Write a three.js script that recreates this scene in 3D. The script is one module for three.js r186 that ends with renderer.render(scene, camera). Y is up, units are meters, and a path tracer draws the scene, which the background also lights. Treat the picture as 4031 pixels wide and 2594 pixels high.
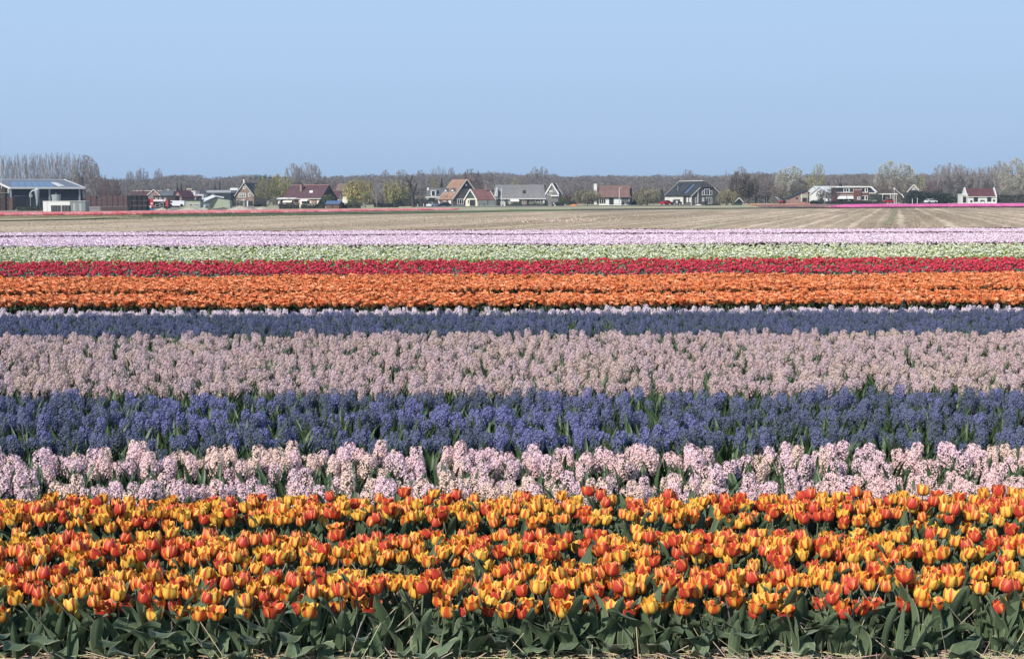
import * as THREE from 'three';
import { mergeGeometries } from 'three/addons/utils/BufferGeometryUtils.js';

// ---------------------------------------------------------------- camera, sky, sun, exposure
const D2R = Math.PI / 180, EYE = 1.65, F = 5800, CX = 2015.5, CY = 1297;
const scene = new THREE.Scene();
const camera = new THREE.PerspectiveCamera(2 * Math.atan(CY / F) / D2R, 1024 / 658, 0.1, 9000);
camera.position.set(0, EYE, 0);
camera.rotation.set(-Math.atan(507 / F), 0, -0.25 * D2R, 'YXZ');
camera.updateMatrixWorld(true);
const renderer = new THREE.WebGLRenderer({ antialias: true });
renderer.setSize(1024, 658);
renderer.toneMapping = THREE.LinearToneMapping;
renderer.toneMappingExposure = 1.0;
renderer.shadowMap.enabled = true;

const hex = (h) => new THREE.Color(h);
const SKY = [[-90, '#8d8678'], [-0.5, '#b9b6ac'], [0, '#a6c0df'], [0.8, '#a7c2e2'], [2.5, '#adc8e8'], [5, '#b1cdef'], [9, '#b2d3f5'], [16, '#a6cbf0'], [30, '#79a7da'], [50, '#5587c2'], [90, '#3f70a9']].map(([e, c]) => [e, hex(c)]);
{
  const w = 64, h = 720, data = new Float32Array(w * h * 4), c = new THREE.Color();
  for (let j = 0; j < h; j++) {
    const e = ((j + 0.5) / h - 0.5) * 180;
    let k = 0; while (k < SKY.length - 2 && e > SKY[k + 1][0]) k++;
    c.copy(SKY[k][1]).lerp(SKY[k + 1][1], THREE.MathUtils.clamp((e - SKY[k][0]) / (SKY[k + 1][0] - SKY[k][0]), 0, 1));
    for (let i = 0; i < w; i++) data.set([c.r, c.g, c.b, 1], (j * w + i) * 4);
  }
  const t = new THREE.DataTexture(data, w, h, THREE.RGBAFormat, THREE.FloatType);
  t.mapping = THREE.EquirectangularReflectionMapping; t.magFilter = THREE.LinearFilter; t.needsUpdate = true;
  scene.background = t; scene.environment = t;
  scene.fog = new THREE.FogExp2('#b4c6dd', 0.00016);
}
const sun = new THREE.DirectionalLight(new THREE.Color(1, 0.935, 0.835), 4.8);
sun.name = 'sun'; sun.position.set(-62, 72, 58); sun.castShadow = true;
sun.shadow.mapSize.set(4096, 4096);
Object.assign(sun.shadow.camera, { left: -60, right: 60, top: 60, bottom: -60, near: 1, far: 400 });
sun.target.position.set(0, 0, -20);
scene.add(sun, sun.target);

// ---------------------------------------------------------------- helpers
function rng(seed) { let s = seed >>> 0; return () => { s = (s + 0x6d2b79f5) | 0; let t = Math.imul(s ^ (s >>> 15), 1 | s); t = (t + Math.imul(t ^ (t >>> 7), 61 | t)) ^ t; return ((t ^ (t >>> 14)) >>> 0) / 4294967296; }; }
const V = (x, y, z) => new THREE.Vector3(x, y, z);
const clamp = THREE.MathUtils.clamp, lerp = THREE.MathUtils.lerp, sstep = THREE.MathUtils.smoothstep;
const rayOf = (px, py) => V((px - CX) / F, -(py - CY) / F, -1).applyQuaternion(camera.quaternion);
const spot = (px, py, dist) => { const d = rayOf(px, py); return d.multiplyScalar(dist / -d.z).add(camera.position); };   // a place at a given distance down the field
const ground = (px, py, h = 0) => { const d = rayOf(px, py); return d.multiplyScalar((h - EYE) / d.y).add(camera.position); };  // a place on the ground
const counts = {};
function numbered(name) { const n = counts[name] = (counts[name] ?? -1) + 1; return n ? `${name}_${String(n).padStart(3, '0')}` : name; }
function tag(o, label, category, group, kind) { Object.assign(o.userData, label && { label }, category && { category }, group && { group }, kind && { kind }); return o; }
function thing(name, label, category, pos = V(0, 0, 0), group) { const g = new THREE.Group(); g.name = numbered(name); g.position.copy(pos); scene.add(g); return tag(g, label, category, group); }
function part(name, geo, mat, parent, label) {
  const m = new THREE.Mesh(geo, mat); m.name = name; m.castShadow = m.receiveShadow = true; (parent ?? scene).add(m);
  if (label) m.userData.label = label;
  return m;
}
function structure(name, geo, mat) { const m = part(numbered(name), geo, mat); m.userData.kind = 'structure'; return m; }
function inst(name, geo, mat, mats, parent, colors) {
  const m = new THREE.InstancedMesh(geo, mat, mats.length); m.name = name; m.castShadow = m.receiveShadow = true;
  mats.forEach((x, i) => m.setMatrixAt(i, x));
  if (colors) colors.forEach((c, i) => m.setColorAt(i, c));
  m.userData.kind = 'stuff'; (parent ?? scene).add(m); return m;
}
const mtx = (x, y, z, ry = 0, s = 1, rx = 0, rz = 0, sy = s) => new THREE.Matrix4().compose(V(x, y, z), new THREE.Quaternion().setFromEuler(new THREE.Euler(rx, ry, rz, 'YXZ')), V(s, sy, s));

// geometry from quads; every face its own corners
class Build {
  constructor() { this.p = []; this.uv = []; }
  tri(a, b, c, ua = [0, 0], ub = [1, 0], uc = [1, 1]) { this.p.push(a.x, a.y, a.z, b.x, b.y, b.z, c.x, c.y, c.z); this.uv.push(...ua, ...ub, ...uc); return this; }
  quad(a, b, c, d) { return this.tri(a, b, c).tri(a, c, d, [0, 0], [1, 1], [0, 1]); }
  geo() {
    const g = new THREE.BufferGeometry();
    g.setAttribute('position', new THREE.BufferAttribute(new Float32Array(this.p), 3));
    g.setAttribute('uv', new THREE.BufferAttribute(new Float32Array(this.uv), 2));
    g.computeVertexNormals(); return g;
  }
}
function uvm(geo, s = 1) {   // uv in metres, by the way each face points
  const g = geo.index ? geo.toNonIndexed() : geo, p = g.attributes.position, n = new Float32Array(p.count * 2), a = V(), b = V(), c = V();
  for (let i = 0; i < p.count; i += 3) {
    a.fromBufferAttribute(p, i); b.fromBufferAttribute(p, i + 1); c.fromBufferAttribute(p, i + 2);
    const nx = b.clone().sub(a).cross(c.clone().sub(a)), ax = Math.abs(nx.x), ay = Math.abs(nx.y), az = Math.abs(nx.z);
    [a, b, c].forEach((v, k) => { const [x, y] = ax > ay && ax > az ? [v.z, v.y] : ay > az ? [v.x, v.z] : [v.x, v.y]; n[(i + k) * 2] = x * s; n[(i + k) * 2 + 1] = y * s; });
  }
  g.setAttribute('uv', new THREE.BufferAttribute(n, 2));
  for (const k of Object.keys(g.attributes)) if (!['position', 'normal', 'uv'].includes(k)) g.deleteAttribute(k);
  return g;
}
const box = (w, h, d, x = 0, y = 0, z = 0) => uvm(new THREE.BoxGeometry(w, h, d).translate(x, y + h / 2, z));
const cyl = (r0, r1, h, x = 0, y = 0, z = 0, n = 12) => uvm(new THREE.CylinderGeometry(r1, r0, h, n).translate(x, y + h / 2, z));
function bar(a, b, w, h = w) {
  const d = b.clone().sub(a), g = new THREE.BoxGeometry(w, h, d.length());
  g.applyMatrix4(new THREE.Matrix4().lookAt(a, b, Math.abs(d.y) > 0.99 * d.length() ? V(1, 0, 0) : V(0, 1, 0))).translate((a.x + b.x) / 2, (a.y + b.y) / 2, (a.z + b.z) / 2);
  return uvm(g);
}
function slab(pts, t) {     // a convex plate of thickness t below the polygon pts
  const n = pts[1].clone().sub(pts[0]).cross(pts[2].clone().sub(pts[0])).normalize().multiplyScalar(-t), q = pts.map((p) => p.clone().add(n)), b = new Build();
  for (let i = 1; i < pts.length - 1; i++) { b.tri(pts[0], pts[i], pts[i + 1]); b.tri(q[0], q[i + 1], q[i]); }
  pts.forEach((p, i) => { const j = (i + 1) % pts.length; b.quad(p, q[i], q[j], pts[j]); });
  return uvm(b.geo());
}
function prism(pts, z0, z1) {   // outline [x, y] drawn along z
  const s = new THREE.Shape(pts.map(([x, y]) => new THREE.Vector2(x, y)));
  return uvm(new THREE.ExtrudeGeometry(s, { depth: z1 - z0, bevelEnabled: false }).translate(0, 0, z0));
}
const join = (...g) => mergeGeometries(g.flat().map((x) => { const y = x.index ? x.toNonIndexed() : x; for (const k of Object.keys(y.attributes)) if (!['position', 'normal', 'uv'].includes(k)) y.deleteAttribute(k); return y; }));

// ---------------------------------------------------------------- textures
function noiseGrid(seed, n) { const r = rng(seed), a = new Float32Array(n * n).map(() => r()); return (x, y) => { const X = Math.floor(x), Y = Math.floor(y), fx = x - X, fy = y - Y, sx = fx * fx * (3 - 2 * fx), sy = fy * fy * (3 - 2 * fy), at = (i, j) => a[(((j % n) + n) % n) * n + (((i % n) + n) % n)]; return lerp(lerp(at(X, Y), at(X + 1, Y), sx), lerp(at(X, Y + 1), at(X + 1, Y + 1), sx), sy); }; }
function tex(w, h, fn, rx = 1, ry = 1) {   // fn(u, v) -> linear [r, g, b]
  const d = new Uint8Array(w * h * 4), c = new THREE.Color();
  for (let j = 0; j < h; j++) for (let i = 0; i < w; i++) {
    const v = fn(i / w, j / h); c.setRGB(clamp(v[0], 0, 1), clamp(v[1], 0, 1), clamp(v[2], 0, 1)).convertLinearToSRGB();
    d.set([c.r * 255, c.g * 255, c.b * 255, 255], (j * w + i) * 4);
  }
  const t = new THREE.DataTexture(d, w, h); t.colorSpace = THREE.SRGBColorSpace; t.wrapS = t.wrapT = THREE.RepeatWrapping; t.magFilter = THREE.LinearFilter; t.repeat.set(rx, ry); t.needsUpdate = true; return t;
}
const g8 = noiseGrid(1, 8), g16 = noiseGrid(2, 16), g32 = noiseGrid(3, 32), g64 = noiseGrid(4, 64), g128 = noiseGrid(5, 128), g256 = noiseGrid(6, 256);
const grey = (x) => [x, x, x];
const tileTex = tex(256, 256, (u, v) => { const row = Math.floor(v * 16), fv = v * 16 - row, o = g256(Math.floor(u * 16 + (row % 2) * 0.5) * 7, row * 5); return grey((0.66 + 0.3 * o) * (fv < 0.12 ? 0.7 : 1) * (0.85 + 0.3 * g8(u * 8, v * 8))); }, 0.22, 0.22);
const patchTex = tex(256, 256, (u, v) => grey(0.62 + 0.2 * g8(u * 8, v * 8) + 0.14 * g32(u * 32, v * 32) + 0.16 * g128(u * 128, v * 128)), 0.16, 0.16);
const brickTex = tex(256, 256, (u, v) => { const row = Math.floor(v * 24), fv = v * 24 - row, fu = (u * 10 + (row % 2) * 0.5) % 1; return grey((0.7 + 0.3 * g256(Math.floor(u * 10 + (row % 2) * 0.5), row)) * (fv < 0.14 || fu < 0.06 ? 1.12 : 0.95)); }, 0.4, 0.55);
const boardTex = tex(128, 128, (u, v) => { const k = Math.floor(v * 12), f = v * 12 - k; return grey((0.72 + 0.22 * g64(k * 3, 2) + 0.12 * g128(u * 12, v * 128)) * (f < 0.12 ? 0.55 : 1)); }, 0.5, 0.5);

const M = (r, g, b, o = {}) => new THREE.MeshStandardMaterial({ color: new THREE.Color().setRGB(r, g, b), roughness: 0.85, side: THREE.DoubleSide, ...o });
const G = (r, g, b, o = {}) => new THREE.MeshPhysicalMaterial({ color: new THREE.Color().setRGB(r, g, b), roughness: 1, specularIntensity: 0, side: THREE.DoubleSide, ...o });   // dry, matte ground
const mat = {
  white: M(0.68, 0.67, 0.64, { roughness: 0.6 }), cream: M(0.68, 0.62, 0.52), offwhite: M(0.7, 0.68, 0.62, { map: patchTex }), black: M(0.02, 0.022, 0.025), glass: M(0.025, 0.03, 0.036, { roughness: 0.12 }),
  slate: M(0.034, 0.042, 0.047, { map: boardTex }), greyWall: M(0.2, 0.19, 0.18, { map: brickTex }), darkBrick: M(0.13, 0.115, 0.11, { map: brickTex }), redBrick: M(0.17, 0.07, 0.06, { map: brickTex }), pinkBrick: M(0.36, 0.23, 0.2, { map: brickTex }),
  darkWood: M(0.06, 0.05, 0.048, { map: boardTex }), blackWood: M(0.022, 0.026, 0.03, { map: boardTex }), greenWood: M(0.06, 0.085, 0.085, { map: boardTex }), brownWood: M(0.17, 0.095, 0.075, { map: boardTex }), crateWood: M(0.13, 0.08, 0.075, { map: boardTex }), crateDark: M(0.075, 0.055, 0.055, { map: boardTex }),
  shingle: M(0.27, 0.2, 0.16, { map: tileTex }), orangeTile: M(0.41, 0.235, 0.15, { map: tileTex }), redTile: M(0.35, 0.16, 0.13, { map: tileTex }), purpleTile: M(0.13, 0.062, 0.07, { map: tileTex }), brownTile: M(0.25, 0.14, 0.115, { map: tileTex }), wineTile: M(0.15, 0.055, 0.055, { map: tileTex }), greyTile: M(0.15, 0.16, 0.165, { map: tileTex }), darkTile: M(0.05, 0.052, 0.055, { map: tileTex }),
  thatch: M(0.25, 0.235, 0.225, { map: patchTex }), brownThatch: M(0.22, 0.155, 0.11, { map: patchTex }), darkRoof: M(0.075, 0.07, 0.07, { map: tileTex }),
  metal: M(0.4, 0.42, 0.43, { roughness: 0.45, metalness: 0.3 }), steel: M(0.22, 0.24, 0.24, { roughness: 0.5, metalness: 0.3 }), pale: M(0.6, 0.58, 0.52), solar: M(0.11, 0.15, 0.24, { roughness: 0.25 }), barnRoof: M(0.2, 0.22, 0.25, { map: patchTex }),
  pinkCloth: M(0.75, 0.64, 0.66), creamCloth: M(0.76, 0.7, 0.62), red: M(0.42, 0.05, 0.065, { roughness: 0.4 }), carWhite: M(0.72, 0.72, 0.72, { roughness: 0.3 }), carBlack: M(0.015, 0.018, 0.022, { roughness: 0.25 }), carRed: M(0.45, 0.02, 0.035, { roughness: 0.3 }), carDark: M(0.03, 0.045, 0.055, { roughness: 0.3 }), tyre: M(0.02, 0.02, 0.02), orange: M(0.8, 0.22, 0.05), blue: M(0.05, 0.14, 0.22), paleGreen: M(0.45, 0.5, 0.4), sage: M(0.34, 0.37, 0.27),
  bark: M(0.21, 0.18, 0.16), barkGrey: M(0.27, 0.24, 0.22), barkPale: M(0.36, 0.33, 0.29), twigBrown: M(0.2, 0.155, 0.135), twigDark: M(0.095, 0.08, 0.078), twigRed: M(0.16, 0.1, 0.095), twigGrey: M(0.29, 0.255, 0.24), twigOlive: M(0.27, 0.23, 0.15),
};

// ---------------------------------------------------------------- the ground and the fields
const soilTex = tex(512, 512, (u, v) => { const n = 0.5 * g16(u * 16, v * 16) + 0.3 * g64(u * 64, v * 64) + 0.35 * g256(u * 256, v * 256); return [0.045 + 0.06 * n, 0.035 + 0.048 * n, 0.027 + 0.036 * n]; }, 0.5, 0.5);
const meadowTex = tex(512, 512, (u, v) => { const n = g16(u * 16, v * 16), m = g128(u * 128, v * 128), k = sstep(n, 0.35, 0.7); return [lerp(0.4, 0.52, k) * (0.7 + 0.5 * m), lerp(0.38, 0.45, k) * (0.7 + 0.5 * m), lerp(0.23, 0.3, k) * (0.7 + 0.5 * m)]; }, 0.02, 0.02);
function sheet(pts, y, s = 1, turn = 0) {   // flat polygon on the ground, uv in metres, turned
  const shape = new THREE.Shape(pts.map((p) => new THREE.Vector2(p.x, -p.z))), g = new THREE.ShapeGeometry(shape).rotateX(-Math.PI / 2).translate(0, y, 0), p = g.attributes.position, c = Math.cos(turn), n = Math.sin(turn);
  for (let i = 0; i < p.count; i++) { const x = p.getX(i), z = p.getZ(i); g.attributes.uv.setXY(i, (x * c + z * n) * s, (-x * n + z * c) * s); }
  return g;
}
structure('ground', sheet([V(-4000, 0, 300), V(4000, 0, 300), V(4000, 0, -5000), V(-4000, 0, -5000)], -0.03), G(1, 1, 1, { map: meadowTex, roughness: 1 }));
structure('flower_field_soil', sheet([V(-70, 0, -3.5), V(70, 0, -3.5), V(70, 0, -67), V(-70, 0, -67)], 0), G(1, 1, 1, { map: soilTex, roughness: 1 }));
const TRACK = 14.6 * D2R;   // the way the plough ran
const grit = rng(19), fieldTex = tex(1024, 1024, (u, v) => {
  const across = u * 96, bed = across / 3, f = bed - Math.floor(bed), wob = 0.12 * (g32(v * 32, Math.floor(bed) * 3) - 0.5), e = f + wob;
  const pale = sstep(e, 0.02, 0.07) - sstep(e, 0.16, 0.24) + 0.55 * (sstep(e, 0.56, 0.6) - sstep(e, 0.64, 0.72));
  const b = 0.18 * g64(Math.floor(bed) * 5, 3) + 0.16 * g16(u * 16, v * 16) + 0.2 * g128(u * 128, v * 64) + 0.34 * g256(u * 256, v * 256) + 0.3 * (grit() - 0.5), dark = g32(u * 32 + 4, v * 8) > 0.8 ? 0.1 : 0;
  const k = 0.6 + b - dark + 0.55 * pale * (0.55 + 0.6 * g64(u * 64, v * 32)), weed = sstep(g64(u * 64, v * 16), 0.8, 0.9) * 0.25;
  const big = 0.62 + 0.46 * g32(u * 32 + 9, v * 4) + 0.28 * g64(u * 64, v * 8 + 3);
  return [0.415 * k * big * (1 - 0.35 * weed), 0.318 * k * big * (1 - 0.12 * weed), 0.222 * k * big * (1 - 0.4 * weed)];
}, 1 / 96, 1 / 192);
const far = [[-500, 876], [0, 871], [600, 860], [1150, 849], [1700, 840], [2260, 830], [2600, 826], [3060, 823], [3400, 819.5], [4031, 817], [4600, 815]].map(([x, y]) => ground(x, y));
structure('bare_field', sheet([V(-60, 0, -66.5), V(60, 0, -66.5), ...far.slice().reverse()], 0.012, 1, TRACK), G(1, 1, 1, { map: fieldTex, roughness: 1, bumpMap: fieldTex, bumpScale: 0.05 }));
const line = (pts) => pts.map(([x, y]) => ground(x, y));
const band = (top, low) => [...line(low), ...line(top).reverse()];
const grassTex = tex(256, 256, (u, v) => { const m = 0.6 * g128(u * 128, v * 128) + 0.5 * g16(u * 16, v * 16); return [0.1 + 0.1 * m, 0.135 + 0.11 * m, 0.07 + 0.06 * m]; }, 0.08, 0.08);
const grassMat = G(1, 1, 1, { map: grassTex, roughness: 1 }), sandTex = tex(256, 256, (u, v) => { const m = 0.55 * g128(u * 128, v * 128) + 0.5 * g16(u * 16, v * 16); return [0.4 + 0.2 * m, 0.34 + 0.17 * m, 0.27 + 0.13 * m]; }, 0.1, 0.1), sandMat = G(1, 1, 1, { map: sandTex, roughness: 1 });
structure('stubble_field', sheet(band([[-500, 856], [0, 850.5], [300, 848.6], [560, 846]], [[-500, 874], [0, 868.5], [300, 863], [560, 852]]), 0.03, 1, TRACK), G(0.85, 0.95, 0.82, { map: fieldTex, roughness: 1 }));
structure('grass_verge', sheet(band([[560, 846.5], [1000, 843], [1500, 836], [1800, 830.5], [2100, 824], [2400, 822]], [[560, 853], [1000, 850], [1500, 842], [1800, 837], [2100, 832.5], [2400, 828]]), 0.036), grassMat);
structure('ditch_edge', sheet(band([[-300, 869.5], [0, 868.8], [300, 863.3], [600, 859]], [[-300, 873.5], [0, 872], [300, 866.5], [600, 860.5]]), 0.045), G(0.07, 0.085, 0.05, { roughness: 1 }));
structure('sandy_path', sheet(band([[-300, 850.5], [0, 849.2], [600, 842.6], [1000, 838.5], [1400, 833.5], [1900, 826.5]], [[-300, 852.5], [0, 851], [600, 845], [1000, 841.5], [1400, 836.5], [1900, 829]]), 0.05), sandMat);
structure('roadside_grass', sheet(band([[2000, 818], [2300, 814], [2700, 812.3], [3000, 811.5]], [[2000, 826], [2300, 823.5], [2700, 819.8], [3000, 818]]), 0.042), G(1, 1, 1, { map: meadowTex, roughness: 1 }));
structure('dark_furrow', sheet(band([[2250, 823.4], [2600, 820.4], [3000, 818.2], [3300, 815.3], [4100, 812.2]], [[2250, 827.5], [2600, 824], [3000, 820.5], [3300, 819.2], [4100, 816.3]]), 0.048), G(0.14, 0.115, 0.1, { roughness: 1 }));
structure('road', sheet(band([[1640, 812.4], [2020, 811.3], [2300, 809.5], [2800, 807.4]], [[1640, 815], [2020, 814], [2300, 811.6], [2800, 809.2]]), 0.05), G(0.3, 0.28, 0.27, { roughness: 0.95 }));
structure('field_track', sheet(band([[3524, 819], [3540, 819]], [[3484, 886], [3512, 886]]), 0.03), G(0.35, 0.32, 0.2, { map: patchTex, roughness: 1 }));
structure('farm_yard', sheet(band([[-300, 812], [0, 811.5], [600, 809], [1000, 808]], [[-300, 838], [0, 836], [600, 832], [1000, 828]]), 0.02), G(0.36, 0.31, 0.26, { map: patchTex, roughness: 1 }));

// ---------------------------------------------------------------- flowers: petals, leaves, whole plants
function grid(nu, nv, at, color) {
  const p = [], uv = [], idx = [];
  for (let j = 0; j <= nv; j++) for (let i = 0; i <= nu; i++) { const u = i / nu * 2 - 1, v = j / nv, q = at(u, v); p.push(q.x, q.y, q.z); uv.push(i / nu, v); }
  for (let j = 0; j < nv; j++) for (let i = 0; i < nu; i++) { const a = j * (nu + 1) + i, b = a + nu + 1; idx.push(a, a + 1, b + 1, a, b + 1, b); }
  const g = new THREE.BufferGeometry();
  g.setAttribute('position', new THREE.BufferAttribute(new Float32Array(p), 3)); g.setAttribute('uv', new THREE.BufferAttribute(new Float32Array(uv), 2)); g.setIndex(idx); g.computeVertexNormals(); return g;
}
function curve(pts) { const c = new THREE.CatmullRomCurve3(pts.map(([r, y]) => V(r, y, 0))); return (t) => c.getPoint(clamp(t, 0, 1)); }
function petalGeo(open, seed, nu = 6, nv = 8, s = 1) {
  const r = rng(seed), c = curve([[0.003, 0], [0.017, 0.002], [0.0265 + 0.002 * open, 0.013], [0.0295 + 0.004 * open, 0.028], [0.0285 + 0.009 * open, 0.042], [0.0275 + 0.017 * open, 0.052 - 0.004 * open]]), k = r() * 6, dent = 0.003 * (r() - 0.3), lean = 0.15 * (r() - 0.5);
  return grid(nu, nv, (u, v) => {
    const q = c(v), w = 0.84 * Math.pow(Math.sin(Math.PI * Math.min(0.985, 0.13 + v * 0.84)), 0.48), a = u * w + lean * v * v;
    const rr = q.x - dent * Math.cos(u * 3) * v + 0.0016 * Math.sin(u * 4 + k + v * 5) * v + 0.003 * u * u * v * v * (open - 0.2), y = q.y - 0.006 * u * u * v * v * v + 0.0026 * Math.sin(k + u * 7) * v * v + 0.0016 * Math.sin(k * 3 + u * 13) * v * v;
    return V(rr * Math.cos(a) * s, y * s, rr * Math.sin(a) * s);
  });
}
function leafGeo(o, seed, nu = 4, nv = 10) {   // a blade that rises and bends towards +x
  const r = rng(seed), k = r() * 6, tw = (r() - 0.5) * o.twist;
  const line = []; let x = 0, y = 0; const N = 24;
  for (let i = 0; i <= N; i++) { line.push([x, y]); const t = i / N, a = lerp(o.a0, o.a1, Math.pow(t, o.p ?? 1.6)); x += Math.sin(a) * o.len / N; y += Math.cos(a) * o.len / N; }
  return grid(nu, nv, (u, v) => {
    const i = Math.min(N - 1, Math.floor(v * N)), f = v * N - i, cx = lerp(line[i][0], line[i + 1][0], f), cy = lerp(line[i][1], line[i + 1][1], f), dx = line[i + 1][0] - line[i][0], dy = line[i + 1][1] - line[i][1], L = Math.hypot(dx, dy);
    const w = o.width * 0.5 * Math.pow(Math.sin(Math.PI * Math.min(0.995, 0.12 + 0.875 * Math.pow(v, 0.85))), 0.85), fold = o.fold * Math.abs(u) * w * (1 - 0.6 * v), wave = o.wave * Math.sin(v * 9 + k + (u > 0 ? 1.3 : 0)) * u * u * v, nx = -dy / L, ny = dx / L;
    const side = u * w * Math.cos(tw * v), tip = u * w * Math.sin(tw * v);
    return V(cx + nx * (fold + wave + tip), cy + ny * (fold + wave + tip), side);
  });
}
function stemGeo(h, r, bend, seed) {
  const q = rng(seed), a = q() * 6.28, c = new THREE.CatmullRomCurve3([V(0, -0.03, 0), V(0, h * 0.3, 0), V(Math.cos(a) * bend * 0.4, h * 0.65, Math.sin(a) * bend * 0.4), V(Math.cos(a) * bend, h, Math.sin(a) * bend)]);
  return [new THREE.TubeGeometry(c, 6, r, 5), V(Math.cos(a) * bend, h, Math.sin(a) * bend)];
}
// petal print: red flame on yellow, from hardly any red to nearly all red
function flame(width, seed, red, yel) {
  const n = noiseGrid(seed, 64);
  return tex(64, 96, (u, v) => {
    const a = Math.abs(u * 2 - 1), st = n(u * 26, v * 5), st2 = n(u * 12 + 7, v * 3), half = width * (1.12 - 0.62 * Math.pow(v, 1.4)) * (0.82 + 0.36 * st2), k = 1 - sstep(a, half - 0.16 - 0.14 * st, half + 0.06 + 0.1 * st), foot = (1 - sstep(v, 0.02, 0.1)) * 0.6, kk = clamp(k - foot, 0, 1), t = 0.8 + 0.35 * st;
    return [lerp(yel[0] * (0.9 + 0.1 * st), red[0] * t, kk), lerp(yel[1] * (0.85 + 0.2 * st), red[1] * t, kk), lerp(yel[2], red[2] * t, kk)];
  });
}
const RED = [0.62, 0.085, 0.026], CRIM = [0.56, 0.05, 0.03], YEL = [0.9, 0.55, 0.075], GOLD = [0.9, 0.43, 0.06], ORG = [0.82, 0.28, 0.05];
const petalMats = [[0.24, YEL], [0.42, YEL], [0.62, GOLD], [0.84, ORG], [1.12, ORG]].map(([w, y], i) => M(1, 1, 1, { map: flame(w, 40 + i, i > 2 ? CRIM : RED, y), roughness: 0.55 }));
const leafTex = tex(64, 128, (u, v) => { const e = Math.abs(u * 2 - 1), s = g64(u * 40, v * 3), m = g32(u * 6, v * 10); const k = 0.6 + 0.6 * s + 0.3 * m; return e > 0.93 ? [0.3, 0.33, 0.2] : [0.11 * k, 0.16 * k, 0.085 * k]; });
const leafMats = [[0.82, 0.86, 0.78], [1.1, 1.08, 1.02], [1.32, 1.27, 1.3], [0.65, 0.72, 0.56]].map(([r, g, b], i) => new THREE.MeshPhysicalMaterial({ color: new THREE.Color().setRGB(r, g, b), map: leafTex, roughness: 0.9, transmission: 0.25, thickness: 0, side: THREE.DoubleSide, clearcoat: 0.25, clearcoatRoughness: [0.5, 0.45, 0.4, 0.55][i] })), leafMat = leafMats[0], stemMat = M(0.16, 0.17, 0.1, { roughness: 0.6 }), stemDark = M(0.14, 0.1, 0.09, { roughness: 0.6 });
const petals = [-0.6, 0, 0.18, 0.42, 0.75].map((o, i) => petalGeo(o, 11 + i));
const tulipLeaves = [{ len: 0.23, width: 0.062, a0: 0.12, a1: 0.9, fold: 0.6, wave: 0.012, twist: 0.8 }, { len: 0.24, width: 0.08, a0: 0.25, a1: 1.5, fold: 0.5, wave: 0.02, twist: 1.2 }, { len: 0.21, width: 0.045, a0: 0.05, a1: 0.5, fold: 0.9, wave: 0.006, twist: 0.7 }, { len: 0.22, width: 0.095, a0: 0.4, a1: 2.0, fold: 0.4, wave: 0.022, twist: 1.0, p: 1.2 }, { len: 0.2, width: 0.05, a0: 0.2, a1: 1.1, fold: 0.8, wave: 0.01, twist: 1.6 }].map((o, i) => leafGeo(o, 70 + i));
const R0 = rng(99);
const LOOK = ['mostly yellow', 'yellow and red', 'orange and red', 'orange-edged red', 'wholly red'];
function tulipProto(k, seed, low) {
  const r = rng(seed), g = new THREE.Group(), h = low ? 0.135 + 0.035 * r() : 0.182 + 0.042 * r(), [sg, top] = stemGeo(h, 0.0034, 0.012 + 0.02 * r(), seed);
  part('stem', sg, r() < 0.4 ? stemDark : stemMat, g);
  const pg = petals[Math.floor(Math.min(4.99, r() * 3.9 + 0.35 + (low ? 0.5 : 0)))], a0 = r() * 6.28, tilt = V((r() - 0.5) * 0.45, 0, (r() - 0.5) * 0.45), s = 0.86 + 0.17 * r();
  for (let i = 0; i < 6; i++) {
    const m = part('petal', pg, petalMats[clamp(k + (r() < 0.2 ? 1 : 0) - (r() < 0.2 ? 1 : 0), 0, 4)], g), inner = i % 2;
    m.position.copy(top); m.rotation.set(tilt.x, a0 + i * Math.PI / 3 + (r() - 0.5) * 0.15, tilt.z, 'XZY'); const q = s * (inner ? 0.9 : 1) * (0.96 + 0.08 * r()); m.scale.set(q, s * (inner ? 1.05 : 1) * (0.95 + 0.1 * r()), q);
  }
  const n = 3 + (r() < 0.4 ? 1 : 0), b0 = r() * 6.28;
  for (let i = 0; i < n; i++) { const m = part('leaf', tulipLeaves[Math.floor(r() * (i ? 5 : 4))], leafMats[Math.floor(r() * 4)], g); m.position.y = i * 0.012 - 0.01; m.rotation.y = b0 + i * 2.3 + (r() - 0.5); m.scale.setScalar(0.75 + 0.4 * r()); }
  g.updateMatrixWorld(true); return g;
}
const protos = []; for (let k = 0; k < 5; k++) for (let i = 0; i < 4; i++) protos.push({ k, low: i === 3, g: tulipProto(k, 200 + k * 10 + i, i === 3) });
const wide = (z, more = 1.12) => z * 0.3475 * more + 0.15;   // half the width of the view at a distance
function clumped(seed, z0, z1, step, fill, more) {     // places along one ridge
  const r = rng(seed), out = [], X = wide(z1, more) + 1.5;
  for (let x = -X; x < X; x += step) for (let z = z0; z < z1; z += step) { const n = g16(x * 2.1 + 50, z * 3 + seed), n2 = g16(x * 0.55 + 20, seed * 3.3); if (r() < fill * (0.55 + 0.65 * n) * (0.75 + 0.4 * n2)) out.push([x + (r() - 0.5) * step, z + (r() - 0.5) * step, r()]); }
  return out;
}
const ridges = [[5.24, 5.54], [5.8, 6.17], [6.53, 6.95]], rowNames = ['nearest tulip row', 'middle tulip row', 'back tulip row'];
const spots = []; ridges.forEach(([a, b], i) => clumped(31 + i, a, b, 0.05, 0.97, 1.1).forEach(([x, z, q]) => spots.push({ x, z, q, row: i, front: i === 0 && z < a + 0.07 })));
spots.sort((a, b) => (Math.abs(a.x) > wide(a.z, 1.0) ? 100 : 0) + a.z - (Math.abs(b.x) > wide(b.z, 1.0) ? 100 : 0) - b.z);
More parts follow.
